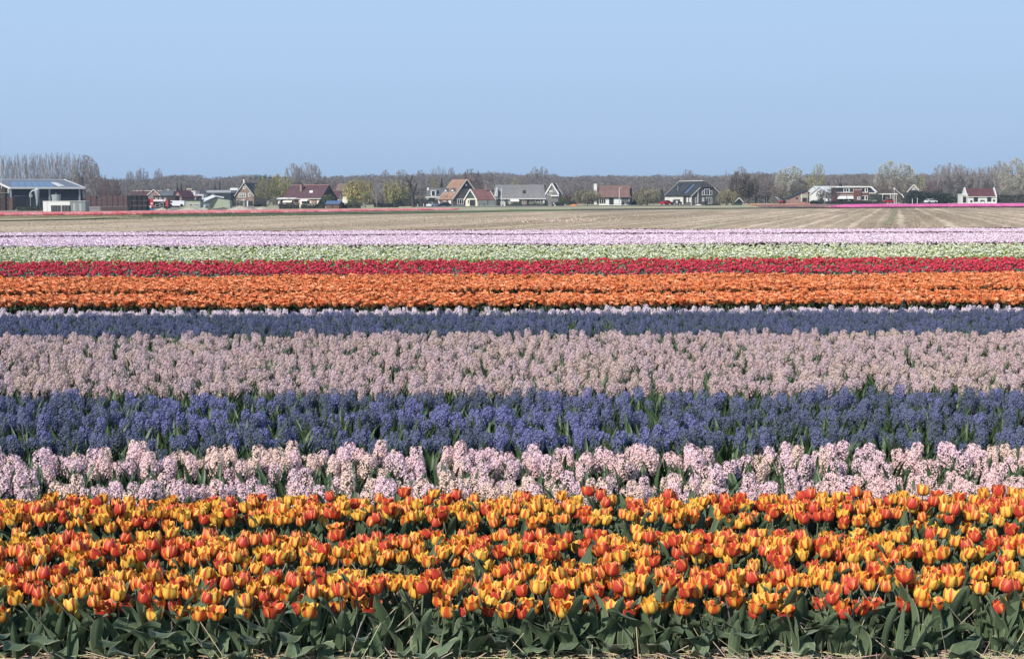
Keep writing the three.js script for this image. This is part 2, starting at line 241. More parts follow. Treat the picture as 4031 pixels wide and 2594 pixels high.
const kinds = [0, 1, 1, 2, 2, 1, 2, 3, 3, 1, 3, 2, 4, 1, 0, 2], restTulips = protos.map(() => []);
const toLabel = [], nth = (n) => n + (n % 100 > 10 && n % 100 < 14 ? 'th' : ['th', 'st', 'nd', 'rd'][n % 10] ?? 'th');
function ordinal(list, key, label, category, group) { const by = {}; list.sort((a, b) => a.x - b.x).forEach((e) => { const n = by[key(e)] = (by[key(e)] ?? 0) + 1; tag(e.o, label(e, nth(n)), category, group(e)); }); }
spots.forEach((s, i) => {
  const k = kinds[Math.floor(R0() * 16)], low = s.front ? R0() < 0.7 : R0() < 0.07, pool = protos.filter((p) => p.k === k && p.low === low), p = pool[Math.floor(R0() * pool.length)], turn = R0() * 6.28, sc = 0.94 + 0.13 * R0(), tx = (R0() - 0.5) * 0.22 + (s.front ? 0.06 : 0), tz = (R0() - 0.5) * 0.24;
  if (i < 293) {
    const o = p.g.clone(); o.name = numbered('tulip'); o.position.set(s.x, 0, -s.z); o.rotation.set(tx, turn, tz, 'YXZ'); o.scale.setScalar(sc); scene.add(o);
toLabel.push({ o, k, low, row: s.row, x: s.x / s.z });
  } else restTulips[protos.indexOf(p)].push(mtx(s.x, 0, -s.z, turn, sc, tx, tz));
});
ordinal(toLabel, (e) => [e.k, e.low, e.row].join(), (e, n) => `${n} ${e.low ? 'low ' : ''}${LOOK[e.k]} tulip from the left in the ${e.row ? 'front of the ' : ''}${rowNames[e.row]}`, 'tulip', (e) => `tulips in the ${rowNames[e.row]}`);
{ // the tulips that stand out
  const one = (px, py, z, k, label) => { const p = protos.find((q) => q.k === k && !q.low), o = p.g.clone(), a = spot(px, py, z), b = new THREE.Box3().setFromObject(p.g); o.name = numbered('tulip'); o.position.set(a.x, 0, a.z); o.scale.setScalar((a.y + 0.03) / b.max.y); scene.add(o); tag(o, label, 'tulip'); };
  one(3622, 1925, 6.9, 1, 'tall yellow and red tulip rising alone in front of the pale pink hyacinths');
  one(3935, 1925, 6.9, 3, 'tall red tulip rising over the back row near the edge of the view');
  one(3978, 1935, 6.95, 1, 'tall yellow tulip close beside the tall red tulip above the back row');
  one(2715, 2432, 5.3, 0, 'low mostly yellow tulip hanging before the nearest row over broad leaves');
  one(2790, 2412, 5.33, 2, 'low orange and red tulip beside the low yellow one before the nearest row');
  one(598, 2395, 5.28, 4, 'low red tulip standing in front of the nearest row with an open cup');
  one(1326, 2402, 5.29, 3, 'single low red and orange tulip standing free below the nearest row');
}
function mergeProto(g, want) {
  const list = []; g.updateMatrixWorld(true);
  g.traverse((m) => { if (m.isMesh && want(m)) list.push(m.geometry.clone().applyMatrix4(m.matrixWorld)); });
  return join(list);
}
{
  const bed = tag(Object.assign(new THREE.Group(), { name: 'tulips_behind' }), 'mass of red and yellow tulips filling the middle and back rows of the front bed', 'tulip bed', null, 'stuff'); scene.add(bed);
  protos.forEach((p, i) => { if (!restTulips[i].length) return; const ms = new Set(); p.g.traverse((m) => m.isMesh && ms.add(m.material)); for (const m of ms) inst(petalMats.includes(m) ? 'flowers' : 'leaves', mergeProto(p.g, (x) => x.material === m), m, restTulips[i], bed); });
  const r = rng(517), tuft = tag(Object.assign(new THREE.Group(), { name: 'tulip_leaves' }), 'dense grey green tulip leaves between and under the flowers of the front bed', 'tulip leaves', null, 'stuff'); scene.add(tuft);
  const upright = [{ len: 0.2, width: 0.034, a0: 0.04, a1: 0.35, fold: 0.8, wave: 0.004, twist: 0.9 }, { len: 0.21, width: 0.04, a0: 0.1, a1: 0.6, fold: 0.8, wave: 0.006, twist: 1.4 }, { len: 0.19, width: 0.045, a0: 0.08, a1: 0.9, fold: 0.7, wave: 0.008, twist: 1.6 }, { len: 0.2, width: 0.028, a0: 0.02, a1: 0.25, fold: 0.9, wave: 0.003, twist: 0.6 }, { len: 0.2, width: 0.06, a0: 0.2, a1: 1.0, fold: 0.6, wave: 0.012, twist: 1 }].map((o, i) => leafGeo(o, 470 + i)), ml = upright.map(() => []);
  ridges.forEach(([a, b], row) => { for (const [x, z] of clumped(900 + row, a - 0.03, b, 0.052, 0.8, 1.12)) { const n = 1 + Math.floor(r() * 2); for (let i = 0; i < n; i++) ml[Math.floor(r() * 5)].push(mtx(x, -0.01, -z, r() * 6.28, 0.62 + 0.45 * r(), (r() - 0.5) * 0.4)); } });
  ml.forEach((m, i) => { for (let q = 0; q < 3; q++) inst('leaves', upright[i], leafMats[[0, 1, 3][q]], m.filter((_, n) => n % 3 === q), tuft); });
}
{ // broad flowerless plants along the front edge
  const big = [{ len: 0.2, width: 0.1, a0: 0.55, a1: 1.8, fold: 0.35, wave: 0.02, twist: 0.7, p: 1.1 }, { len: 0.17, width: 0.105, a0: 0.45, a1: 2.0, fold: 0.25, wave: 0.025, twist: 0.6 }, { len: 0.16, width: 0.08, a0: 0.35, a1: 1.5, fold: 0.5, wave: 0.018, twist: 1.2 }].map((o, i) => leafGeo(o, 170 + i, 6, 12)), r = rng(63);
  for (let i = 0; i < 29; i++) {
    const x = -1.92 + i * 0.1365 + (r() - 0.5) * 0.09, z = 5.14 + 0.1 * r(), g = thing('tulip_leaf_plant', `${nth(i + 1)} broad-leaved flowerless tulip plant from the left along the straw edge`, 'tulip plant', V(x, 0, -z), 'flowerless tulip plants along the front edge');
    const n = 2 + Math.floor(r() * 2), b = -1.57 + (r() - 0.5) * 1.5;
    for (let j = 0; j < n; j++) { const m = part('leaf', big[Math.floor(r() * 3)], leafMats[Math.floor(r() * 4)], g); m.rotation.y = b + j * 1.9 + (r() - 0.5) * 1.2; m.scale.setScalar(0.5 + 0.42 * r()); m.position.y = -0.01; }
  }
}
{ // straw
  const s = cyl(0.0016, 0.0013, 1, 0, -0.5, 0, 4).rotateZ(Math.PI / 2), r = rng(71), l = [], c = [];
  for (let i = 0; i < 3600; i++) { const z = 5.0 + Math.pow(r(), 1.5) * 0.5, x = (r() * 2 - 1) * wide(z, 1.15), up = r() < 0.06, L = 0.06 + 0.2 * r() * r(); if (g16(x * 2.3 + 9, z * 2) < 0.28 && r() < 0.7) continue; const tilt = up ? (r() - 0.5) * 2.2 : (r() - 0.5) * 0.16; l.push(new THREE.Matrix4().compose(V(x, 0.004 + 0.014 * r() + Math.abs(Math.sin(tilt)) * L / 2, -z), new THREE.Quaternion().setFromEuler(new THREE.Euler(0, (r() - 0.5) * 3.14, tilt, 'YXZ')), V(L, 1, 1))); c.push(new THREE.Color().setRGB(0.5 + 0.25 * r(), 0.4 + 0.2 * r(), 0.27 + 0.13 * r())); }
  for (let i = 0; i < 420; i++) { const z = 5.22 + r() * 0.5, x = (r() * 2 - 1) * wide(z, 1.1), tilt = (r() - 0.5) * 2.4, L = 0.1 + 0.2 * r(); l.push(new THREE.Matrix4().compose(V(x, 0.02 + Math.abs(Math.sin(tilt)) * L / 2, -z), new THREE.Quaternion().setFromEuler(new THREE.Euler(0, (r() - 0.5) * 2.4, tilt, 'YXZ')), V(L, 1.1, 1.1))); c.push(new THREE.Color().setRGB(0.52, 0.4, 0.3)); }
  tag(inst('straw', s, M(1, 1, 1, { roughness: 0.7 }), l, scene, c), 'pale dry straw lying over the soil along the front edge of the bed', 'straw', null, 'stuff');
}

// hyacinths
function floret(s, r) {   // six bent lobes round a short throat, facing +x
  const b = new Build(), N = 6, t0 = r() * 6;
  for (let i = 0; i < N; i++) {
    const a = t0 + i / N * 6.283, p = (rad, off, x) => V(x, Math.cos(a + off) * rad, Math.sin(a + off) * rad);
    const base = [p(0.003, -0.5, 0.004), p(0.003, 0.5, 0.004)], mid = [p(0.0095, -0.36, 0.0085), p(0.0095, 0.36, 0.0085)], tip = p(0.0165, 0, 0.003);
    [...base, ...mid, tip].forEach((q) => q.multiplyScalar(s));
    b.quad(base[0], base[1], mid[1], mid[0]); b.tri(mid[0], mid[1], tip);
  }
  return b.geo();
}
function spikeGeo(seed, n, h0, h1, rad) {
  const r = rng(seed), list = [];
  for (let i = 0; i < n; i++) {
    const t = (i + 0.5) / n, a = i * 2.4 + (r() - 0.5) * 0.5, y = lerp(h0, h1, t), rr = rad * (0.75 + 0.3 * Math.sin(Math.PI * (0.12 + 0.8 * t))) * (0.8 + 0.35 * r()), up = lerp(-0.4, 0.75, t * t) + (r() - 0.5) * 0.5;
    list.push(floret(lerp(1.4, 0.95, t) * (0.9 + 0.25 * r()), r).applyMatrix4(mtx(Math.cos(a) * rr, y, Math.sin(a) * rr, -a, 1, 0, up)));
  }
  return join(list);
}
const hyLeaves = [{ len: 0.17, width: 0.026, a0: 0.1, a1: 0.45, fold: 0.8, wave: 0.002, twist: 0.6 }, { len: 0.19, width: 0.024, a0: 0.15, a1: 0.8, fold: 0.8, wave: 0.002, twist: 0.8 }, { len: 0.15, width: 0.03, a0: 0.05, a1: 0.3, fold: 0.7, wave: 0.002, twist: 0.5 }].map((o, i) => leafGeo(o, 270 + i, 2, 5));
const hyLeafMat = M(0.06, 0.1, 0.04, { roughness: 0.5 }), hyStem = M(0.07, 0.095, 0.04);
const pinkMats = [M(0.84, 0.575, 0.555, { roughness: 0.7 }), M(0.82, 0.575, 0.61, { roughness: 0.7 }), M(0.83, 0.6, 0.51, { roughness: 0.7 })], blueMats = [M(0.125, 0.14, 0.25, { roughness: 0.8 }), M(0.095, 0.112, 0.175, { roughness: 0.8 }), M(0.17, 0.175, 0.36, { roughness: 0.8 })];
const spikes = [0, 1, 2, 3].map((i) => spikeGeo(300 + i, 27 + i * 3, 0.1, 0.176 + 0.018 * i, 0.0225));
const spikeStem = cyl(0.007, 0.006, 0.225, 0, -0.03, 0, 5);
function hyProto(m, seed) {
  const r = rng(seed), g = new THREE.Group(); part('stem', spikeStem, hyStem, g);
  const s = part('flower_spike', spikes[seed % 4], m, g); s.rotation.y = r() * 6; s.userData.kind = 'stuff';
  const b = r() * 6; for (let i = 0; i < 4; i++) { const l = part('leaf', hyLeaves[Math.floor(r() * 3)], hyLeafMat, g); l.rotation.y = b + i * 1.57 + (r() - 0.5) * 0.6; l.position.y = -0.01; l.scale.setScalar(0.85 + 0.35 * r()); }
  return g;
}
function hyacinths({ ridges, mats, seed, keep, name, stuffName, stuffLabel, look, rowLabel, step = 0.094, fill = 0.9 }) {
  const protos = []; mats.forEach((m, i) => { for (let k = 0; k < 4; k++) protos.push(hyProto(m, seed * 40 + i * 4 + k)); });
  const all = []; ridges.forEach(([a, b], row) => clumped(seed + row, a, b, step, fill, 1.1).forEach(([x, z]) => all.push({ x, z, row })));
  all.sort((a, b) => (Math.abs(a.x) > wide(a.z, 1.0) ? 100 : 0) + a.z - (Math.abs(b.x) > wide(b.z, 1.0) ? 100 : 0) - b.z);
  const r = rng(seed + 77), rest = protos.map(() => []), named = [];
  all.forEach((s, i) => {
    const w = clamp(Math.floor(g16(s.x * 1.3 + 30, s.z * 2) * 3.6 - 0.4 + (r() - 0.5) * 1.3), 0, mats.length - 1), k = w * 4 + Math.floor(r() * 4), turn = r() * 6.28, sc = 0.86 + 0.3 * r(), tx = (r() - 0.5) * 0.4, tz = (r() - 0.5) * 0.5;
    if (i < keep) { const o = protos[k].clone(); o.name = numbered(name); o.position.set(s.x, 0, -s.z); o.rotation.set(tx, turn, tz, 'YXZ'); o.scale.setScalar(sc); scene.add(o); named.push({ o, w, row: s.row, x: s.x / s.z }); }
    else rest[k].push(mtx(s.x, 0, -s.z, turn, sc, tx, tz));
  });
  ordinal(named, (e) => e.w + ',' + e.row, (e, n) => `${n} ${look[e.w]} from the left ${rowLabel[e.row]}`, 'hyacinth', (e) => `${name.replace('_', ' ')}s ${rowLabel[e.row]}`);
  const bed = tag(Object.assign(new THREE.Group(), { name: stuffName }), stuffLabel, 'hyacinth bed', null, 'stuff'); scene.add(bed);
  const lf = hyLeaves.map(() => []); ridges.forEach(([a, b], row) => clumped(seed + 40 + row, a - 0.12, b + 0.12, 0.075, 0.9, 1.1).forEach(([x, z]) => { for (let i = 0; i < 2; i++) lf[Math.floor(r() * 3)].push(mtx(x + (r() - 0.5) * 0.06, -0.01, -z, r() * 6.28, 0.9 + 0.45 * r(), (r() - 0.5) * 0.5)); }));
  lf.forEach((l, i) => inst('leaves', hyLeaves[i], hyLeafMat, l, bed));
  protos.forEach((p, i) => { if (!rest[i].length) return; inst('flower_spikes', mergeProto(p, (m) => m.name === 'flower_spike'), mats[Math.floor(i / 4)], rest[i], bed); inst('leaves', mergeProto(p, (m) => m.name === 'leaf'), hyLeafMat, rest[i], bed); });
}
const ridgeList = (z0, step, n, d) => Array.from({ length: n }, (_, i) => [z0 + i * step - d / 2, z0 + i * step + d / 2]);
hyacinths({ ridges: ridgeList(7.5, 0.84, 2, 0.42), mats: pinkMats, seed: 5, keep: 300, name: 'pink_hyacinth', stuffName: 'pale_pink_hyacinth_bed', stuffLabel: 'pale pink hyacinths filling the back of the first hyacinth strip behind the tulips', look: ['rose pink hyacinth', 'lilac pink hyacinth', 'creamy pink hyacinth'], rowLabel: ['in the first ridge behind the tulips', 'in the second ridge behind the tulips'] });
hyacinths({ ridges: ridgeList(9.12, 0.86, 3, 0.46), mats: blueMats, seed: 6, keep: 300, fill: 0.82, name: 'blue_hyacinth', stuffName: 'blue_hyacinth_bed', stuffLabel: 'broad strip of violet blue hyacinths between the two pink hyacinth strips', look: ['violet blue hyacinth', 'deep blue hyacinth', 'bright violet hyacinth'], rowLabel: ['in the first blue ridge', 'in the middle blue ridge', 'in the far blue ridge'] });
const dull = [M(0.58, 0.415, 0.4, { roughness: 0.8 }), M(0.57, 0.42, 0.43, { roughness: 0.8 }), M(0.58, 0.43, 0.38, { roughness: 0.8 })], navy = [M(0.1, 0.115, 0.2, { roughness: 0.8 }), M(0.085, 0.102, 0.165, { roughness: 0.8 }), M(0.115, 0.125, 0.235, { roughness: 0.8 })], paleP = [M(0.78, 0.64, 0.68, { roughness: 0.7 })];
hyacinths({ ridges: ridgeList(11.75, 0.8, 6, 0.6), mats: dull, seed: 7, keep: 0, step: 0.095, name: 'x', stuffName: 'dusty_pink_hyacinth_bed', stuffLabel: 'broad strip of dusty pink hyacinths beyond the blue hyacinth strip', look: ['', '', ''], rowLabel: [''], fill: 0.84 });
hyacinths({ ridges: ridgeList(16.6, 0.72, 4, 0.62), mats: navy, seed: 8, keep: 0, step: 0.1, name: 'x', stuffName: 'dark_blue_hyacinth_bed', stuffLabel: 'narrow far strip of dark slate blue hyacinths', look: ['', '', ''], rowLabel: [''], fill: 0.95 });
hyacinths({ ridges: ridgeList(19.35, 0.7, 1, 0.45), mats: paleP, seed: 9, keep: 0, name: 'x', stuffName: 'thin_pale_hyacinth_strip', stuffLabel: 'thin strip of whitish pink hyacinths in front of the orange tulips', look: [''], rowLabel: [''], fill: 1 });

// far tulip beds
function smallTulip(open, seed, s) { const list = []; for (let i = 0; i < 6; i++) list.push(petalGeo(open, seed + i, 2, 3, s * (i % 2 ? 0.9 : 1)).applyMatrix4(mtx(0, 0, 0, i * 1.047))); return join(list); }
const bedLeaf = join([0, 1, 2, 3].map((i) => leafGeo({ len: 0.26, width: 0.055, a0: 0.1, a1: 0.7 + 0.2 * i, fold: 0.6, wave: 0.01, twist: 0.8 }, 400 + i, 2, 4).applyMatrix4(mtx(0, 0, 0, i * 1.6))));
function tulipBed({ name, label, strips, per, h, cols, leaf, leafPer, seed, open, s = 1, jitter = 0.035 }) {
  const r = rng(seed), g = tag(Object.assign(new THREE.Group(), { name }), label, 'tulip bed', null, 'stuff'); scene.add(g);
  const heads = [0, 1, 2].map((i) => smallTulip(open + 0.2 * i, seed + i * 9, s)), ml = [[], [], []], cl = [[], [], []], leaves = [], lc = [];
  for (const [z0, z1, k = 1] of strips) {
    const X = wide(z1, 1.1) + 1.5, n = Math.floor(2 * X * (z1 - z0) * per * k);
    for (let i = 0; i < n; i++) { const z = lerp(z0, z1, r()), x = (r() * 2 - 1) * X; if (Math.abs(x) > wide(z, 1.1) + 1.5 || g32(x * 1.7 + 99, z * 1.7) < 0.05) continue; const q = Math.floor(r() * 3); ml[q].push(mtx(x, h + (r() - 0.5) * 2 * jitter + 0.05 * (g16(x * 0.5, z * 0.7) - 0.5), -z, r() * 6.28, 0.85 + 0.35 * r(), (r() - 0.5) * 0.5, (r() - 0.5) * 0.5)); const t = r(), c = cols[Math.floor(r() * cols.length)]; cl[q].push(new THREE.Color().setRGB(c[0] * (0.85 + 0.2 * t), c[1] * (0.8 + 0.3 * t), c[2] * (0.8 + 0.3 * t))); }
    const m = Math.floor(2 * X * (z1 - z0) * leafPer);
    for (let i = 0; i < m; i++) { const z = lerp(z0, z1, r()), x = (r() * 2 - 1) * X; if (Math.abs(x) > wide(z, 1.1) + 1.5) continue; leaves.push(mtx(x, -0.01, -z, r() * 6.28, h * (3.3 + 0.9 * r()))); const t = 0.8 + 0.4 * r(); lc.push(new THREE.Color().setRGB(leaf[0] * t, leaf[1] * t, leaf[2] * t)); }
  }
  const hm = M(1, 1, 1, { roughness: 0.6 }); ml.forEach((l, i) => inst('flowers', heads[i], hm, l, g, cl[i])); inst('leaves', bedLeaf, M(1, 1, 1, { roughness: 0.6 }), leaves, g, lc);
}
tulipBed({ name: 'orange_tulip_bed', label: 'wide band of orange tulips right across the field', strips: [[20.15, 22], [23, 27.1]], per: 170, h: 0.225, cols: [[0.88, 0.27, 0.09], [0.88, 0.31, 0.11], [0.84, 0.23, 0.08], [0.9, 0.36, 0.16]], leaf: [0.07, 0.11, 0.05], leafPer: 22, seed: 601, open: 0.5, s: 1.05 });
tulipBed({ name: 'crimson_tulip_bed', label: 'band of crimson tulips between the orange and the white tulips', strips: [[28.1, 30.6], [31, 33.6]], per: 44, h: 0.25, cols: [[0.74, 0.06, 0.1], [0.78, 0.08, 0.13], [0.66, 0.045, 0.08]], leaf: [0.2, 0.25, 0.17], leafPer: 26, seed: 641, open: 0.1, s: 0.98, jitter: 0.06 });
tulipBed({ name: 'white_tulip_bed', label: 'band of creamy white tulips with fresh green leaves showing', strips: [[34.6, 45]], per: 26, h: 0.26, cols: [[0.86, 0.87, 0.64], [0.85, 0.86, 0.7], [0.85, 0.84, 0.5]], leaf: [0.32, 0.4, 0.12], leafPer: 30, seed: 681, open: 0.3, s: 0.95, jitter: 0.05 });
tulipBed({ name: 'pale_pink_tulip_bed', label: 'broad band of pale lilac pink tulips before the bare field', strips: [[46, 57.2], [59.6, 66]], per: 120, h: 0.27, cols: [[0.94, 0.76, 0.85], [0.94, 0.78, 0.83], [0.92, 0.69, 0.8]], leaf: [0.12, 0.12, 0.08], leafPer: 7, seed: 721, open: 0.4, s: 1.1, jitter: 0.03 });

tulipBed({ name: 'plum_flower_rows', label: 'thin rows of dull plum flowers in and behind the pale pink band', strips: [[57.1, 59.5], [66.1, 67.6]], per: 30, h: 0.26, cols: [[0.2, 0.09, 0.13], [0.26, 0.12, 0.17]], leaf: [0.1, 0.06, 0.06], leafPer: 12, seed: 741, open: 0.2, s: 1.2 });

// strips of flowers in the distance, as clumps of many heads
const clumpGeo = (() => { const r = rng(811), l = []; for (let i = 0; i < 22; i++) l.push(new THREE.OctahedronGeometry(0.055 + 0.02 * r(), 0).scale(1, 1.2, 1).translate((r() - 0.5) * 0.9, 0.3 + 0.07 * r(), (r() - 0.5) * 0.9)); return join(l); })();
function clumpStrip(name, label, poly, per, cols, seed) {
  const r = rng(seed), P = poly.map(([x, y]) => ground(x, y, 0.33)), inside = (x, z) => { let c = false; for (let i = 0, j = P.length - 1; i < P.length; j = i++) if ((P[i].z > z) !== (P[j].z > z) && x < (P[j].x - P[i].x) * (z - P[i].z) / (P[j].z - P[i].z) + P[i].x) c = !c; return c; };
  const b = new THREE.Box3().setFromPoints(P), n = Math.floor((b.max.x - b.min.x) * (b.max.z - b.min.z) * per), l = [], c = [];
  for (let i = 0; i < n; i++) { const x = lerp(b.min.x, b.max.x, r()), z = lerp(b.min.z, b.max.z, r()); if (!inside(x, z)) continue; l.push(mtx(x, -0.02 + 0.05 * r(), z, r() * 6, 0.9 + 0.25 * r())); const k = cols[Math.floor(r() * cols.length)], t = 0.85 + 0.3 * r(); c.push(new THREE.Color().setRGB(k[0] * t, k[1] * t, k[2] * t)); }
  tag(inst(name, clumpGeo, M(1, 1, 1), l, scene, c), label, 'flower strip', null, 'stuff');
}
clumpStrip('red_flower_strip', 'long thin strip of red and pink flowers before the farm yard', [[-250, 838], [300, 836], [700, 832], [1100, 828], [1400, 825.5], [1760, 821.6], [1800, 824], [1400, 831], [1100, 835], [700, 839.5], [300, 845], [-250, 849]], 1.6, [[0.56, 0.12, 0.13], [0.6, 0.2, 0.21], [0.66, 0.34, 0.32]], 821);
clumpStrip('magenta_flower_strip', 'thin strip of bright magenta flowers before the white cottage', [[3270, 815.5], [3330, 806.5], [3480, 805.3], [3700, 804], [4200, 801.5], [4300, 810], [4031, 811], [3600, 812.8]], 1.3, [[0.6, 0.12, 0.32], [0.62, 0.18, 0.38], [0.56, 0.1, 0.28]], 831);
clumpStrip('faded_flower_strip', 'strip of faded purple brown flowers left of the magenta strip', [[2990, 813.5], [3000, 807], [3325, 806], [3270, 815]], 0.9, [[0.22, 0.12, 0.13], [0.26, 0.16, 0.15]], 841);
clumpStrip('scarlet_flower_strip', 'short scarlet flower strip before the white barn', [[2960, 806], [3190, 803.5], [3190, 805], [2960, 808]], 1.0, [[0.55, 0.12, 0.05], [0.6, 0.2, 0.08]], 851);
{ // clods and stubble
  const r = rng(881), l = [], c = [], g = new THREE.IcosahedronGeometry(0.5, 0).scale(1, 0.55, 1);
  for (let i = 0; i < 34000; i++) { const z = 67.5 + 110 * Math.pow(r(), 1.3), x = (r() * 2 - 1) * (wide(z, 1.05) + 2), n = g32(x * 0.3 + 60, z * 0.12); const e = (((x * Math.cos(TRACK) - z * Math.sin(TRACK)) / 3) % 1 + 1) % 1; if (r() > 0.4 + 0.7 * n || (e > 0 && e < 0.25) || (e > 0.55 && e < 0.72)) continue; const q = 0.04 + 0.09 * r() * r() + z * 0.0003; l.push(mtx(x, q * 0.12, -z, r() * 6, q, r() * 0.6)); const k = 0.75 + 0.5 * r(), p = r() < 0.3 ? 1.35 : r() < 0.3 ? 0.6 : 1; c.push(new THREE.Color().setRGB(0.34 * k * p, 0.262 * k * p, 0.182 * k * p)); }
  tag(inst('clods', g, G(1, 1, 1), l, scene, c), 'clods and bits of pale stubble strewn over the bare field', 'clods', null, 'stuff');
}
{ // stray flowers on the bare field
  const r = rng(861), l = [], c = [], g = smallTulip(0.5, 870, 1.7);
  for (let i = 0; i < 150; i++) { const x = 1850 + 560 * (r() + r()) / 2 + (r() < 0.2 ? 300 * r() : 0), y = 868 + 22 * r() - (x - 1900) * 0.006, p = ground(x, y); l.push(mtx(p.x, 0.2, p.z, r() * 6, 0.8 + 0.5 * r())); c.push(new THREE.Color().setRGB(0.82, 0.66, 0.6)); }
  for (let i = 0; i < 40; i++) { const p = ground(2400 + 700 * r(), 838 + 30 * r()); l.push(mtx(p.x, 0.15, p.z, r() * 6, 0.7 + 0.4 * r())); c.push(new THREE.Color().setRGB(0.78, 0.68, 0.6)); }
  tag(inst('stray_flowers', g, M(1, 1, 1), l, scene, c), 'stray pale pink flowers scattered over the bare field', 'flowers', null, 'stuff');
}
// ---------------------------------------------------------------- buildings
const Z = (x0, y0, s) => (x, y) => [x0 + x / s, y0 + y / s];
const zA = Z(0, 660, 6.647), zB = Z(560, 700, 7.977), zC = Z(780, 690, 7.977), zD = Z(1060, 690, 7.977), zE = Z(1660, 680, 7.977), zF = Z(1920, 680, 7.977), zG = Z(2580, 680, 7.977), zH = Z(3160, 690, 5.98), zI = Z(3411, 560, 3.86), zJ = Z(2220, 560, 3.86), zK = Z(3060, 560, 3.86);
const Y = V(0, 1, 0);
class House {
  constructor(o) {
    Object.assign(this, { wall: mat.greyWall, roof: mat.darkTile, over: 0.35, rake: 0.25, hip: 0, anchor: 'side', thick: 0.2, open: false }, o);
    this.k = this.z / F; this.th = this.yaw * D2R;
    const a = spot(this.x, this.y, this.z), off = this.center(this.anchor).applyAxisAngle(Y, this.th);
    this.g = thing(this.name, this.label, this.category ?? 'house', V(a.x - off.x, a.y, -this.z - off.z)); this.g.rotation.y = this.th; this.off = off;
    const { W, L, eave, ridge } = this, s = (ridge - eave) / (W / 2), e = W / 2 + this.over, ye = eave - this.over * s, zl = L / 2 + this.rake;
    this.slope = s;
    if (!this.noWall) {
      const hh = this.hip ? this.hip - 0.2 : 0, xh = this.hip ? (ridge - this.hip) / s : 0;
      const top = this.hip ? [[xh, hh], [-xh, hh]] : [[0, ridge - 0.22]];
      part('wall', prism([[-W / 2, -0.8], [W / 2, -0.8], [W / 2, eave - 0.2], ...top, [-W / 2, eave - 0.2]], -L / 2, L / 2), this.wall, this.g);
      if (this.gableTop) { const [y0, m] = this.gableTop, xx = (ridge - y0) / s - 0.15; part('gable_boarding', prism([[-xx, y0], [xx, y0], ...(this.hip ? [[xh, hh], [-xh, hh]] : [[0, ridge - 0.25]])], L / 2, L / 2 + 0.05), m, this.g); }
    }
    let lp = [V(-e, ye, -zl), V(-e, ye, zl), V(0, ridge, zl), V(0, ridge, -zl)], rp = [V(e, ye, zl), V(e, ye, -zl), V(0, ridge, -zl), V(0, ridge, zl)];
    if (this.hip) { const x = (ridge - this.hip) / s, d = this.hipDepth ?? 2; lp = [V(-e, ye, -zl), V(-e, ye, zl), V(-x, this.hip, zl), V(0, ridge, zl - d), V(0, ridge, -zl)]; rp = [V(e, ye, zl), V(e, ye, -zl), V(0, ridge, -zl), V(0, ridge, zl - d), V(x, this.hip, zl)]; part('roof', slab([V(-x, this.hip, zl), V(x, this.hip, zl), V(0, ridge, zl - d)], 0.15), this.hipMat ?? this.roof, this.g); }
    part('roof', slab(lp, this.thick), this.roof, this.g); part('roof', slab(rp, this.thick), this.roof, this.g);
    if (this.ridgeMat) part('ridge_cap', bar(V(0, ridge + 0.03, -zl - 0.02), V(0, ridge + 0.03, zl + 0.02 - (this.hip ? this.hipDepth ?? 2 : 0)), 0.4, 0.2), this.ridgeMat, this.g);
    if (this.barge) for (const zz of [zl + 0.06, -zl - 0.06]) for (const sx of [-1, 1]) { const y1 = this.hip && zz > 0 ? this.hip : ridge, x1 = (ridge - y1) / s; part('bargeboard', bar(V(sx * e, ye - 0.1, zz), V(sx * x1, y1 - 0.05, zz), 0.09, this.bargeH ?? 0.35), this.barge, this.g); }
    if (this.gutter) part('gutter', box(0.16, this.gutterH ?? 0.22, 2 * zl, -e - 0.09, ye - 0.22, 0), this.gutter, this.g);
  }
  center(w) { return { side: V(-this.W / 2, 0, 0), right: V(this.W / 2, 0, 0), gable: V(0, 0, this.L / 2), back: V(0, 0, -this.L / 2) }[w]; }
  frame(w) { const [u, n] = { side: [V(0, 0, 1), V(-1, 0, 0)], right: [V(0, 0, -1), V(1, 0, 0)], gable: [V(1, 0, 0), V(0, 0, 1)], back: [V(-1, 0, 0), V(0, 0, -1)] }[w]; return { u, n, m: new THREE.Matrix4().makeBasis(u, Y, n).setPosition(this.center(w)) }; }
  uv(w, px, py) { const f = this.frame(w), c = this.center(w).applyAxisAngle(Y, this.th).sub(this.off), u = f.u.clone().applyAxisAngle(Y, this.th); return [((px - this.x) * this.k - c.x) / u.x, (this.y - py) * this.k]; }
  rect(w, q, x0, y0, x1, y1) { const a = this.uv(w, ...q(x0, y1)), b = this.uv(w, ...q(x1, y0)), u0 = Math.min(a[0], b[0]), u1 = Math.max(a[0], b[0]); return [u0, a[1], u1 - u0, b[1] - a[1], this.frame(w).m]; }
  win(w, q, x0, y0, x1, y1, o = {}) { return windowOn(this.g, ...this.rect(w, q, x0, y0, x1, y1), o); }
  panel(name, w, q, x0, y0, x1, y1, m, t = 0.08) { const [u, v, a, b, f] = this.rect(w, q, x0, y0, x1, y1); return part(name, box(a, b, t, u + a / 2, v, t / 2 + 0.004).applyMatrix4(f), m, this.g); }
  onRoof(name, q, x0, y0, x1, y1, m, lift = 0.1, side = -1) {   // a plate lying on the slope we see
    const P = (x, y) => { const [px, py] = q(x, y), h = (this.y - py) * this.k, xl = side * (this.ridge - h) / this.slope, c = V(xl, 0, 0).applyAxisAngle(Y, this.th).sub(this.off), u = V(0, 0, 1).applyAxisAngle(Y, this.th); return V(xl + side * lift * 0.6, h + lift, ((px - this.x) * this.k - c.x) / u.x); };
    return part(name, slab([P(x0, y1), P(x1, y1), P(x1, y0), P(x0, y0)], lift), m, this.g);
  }
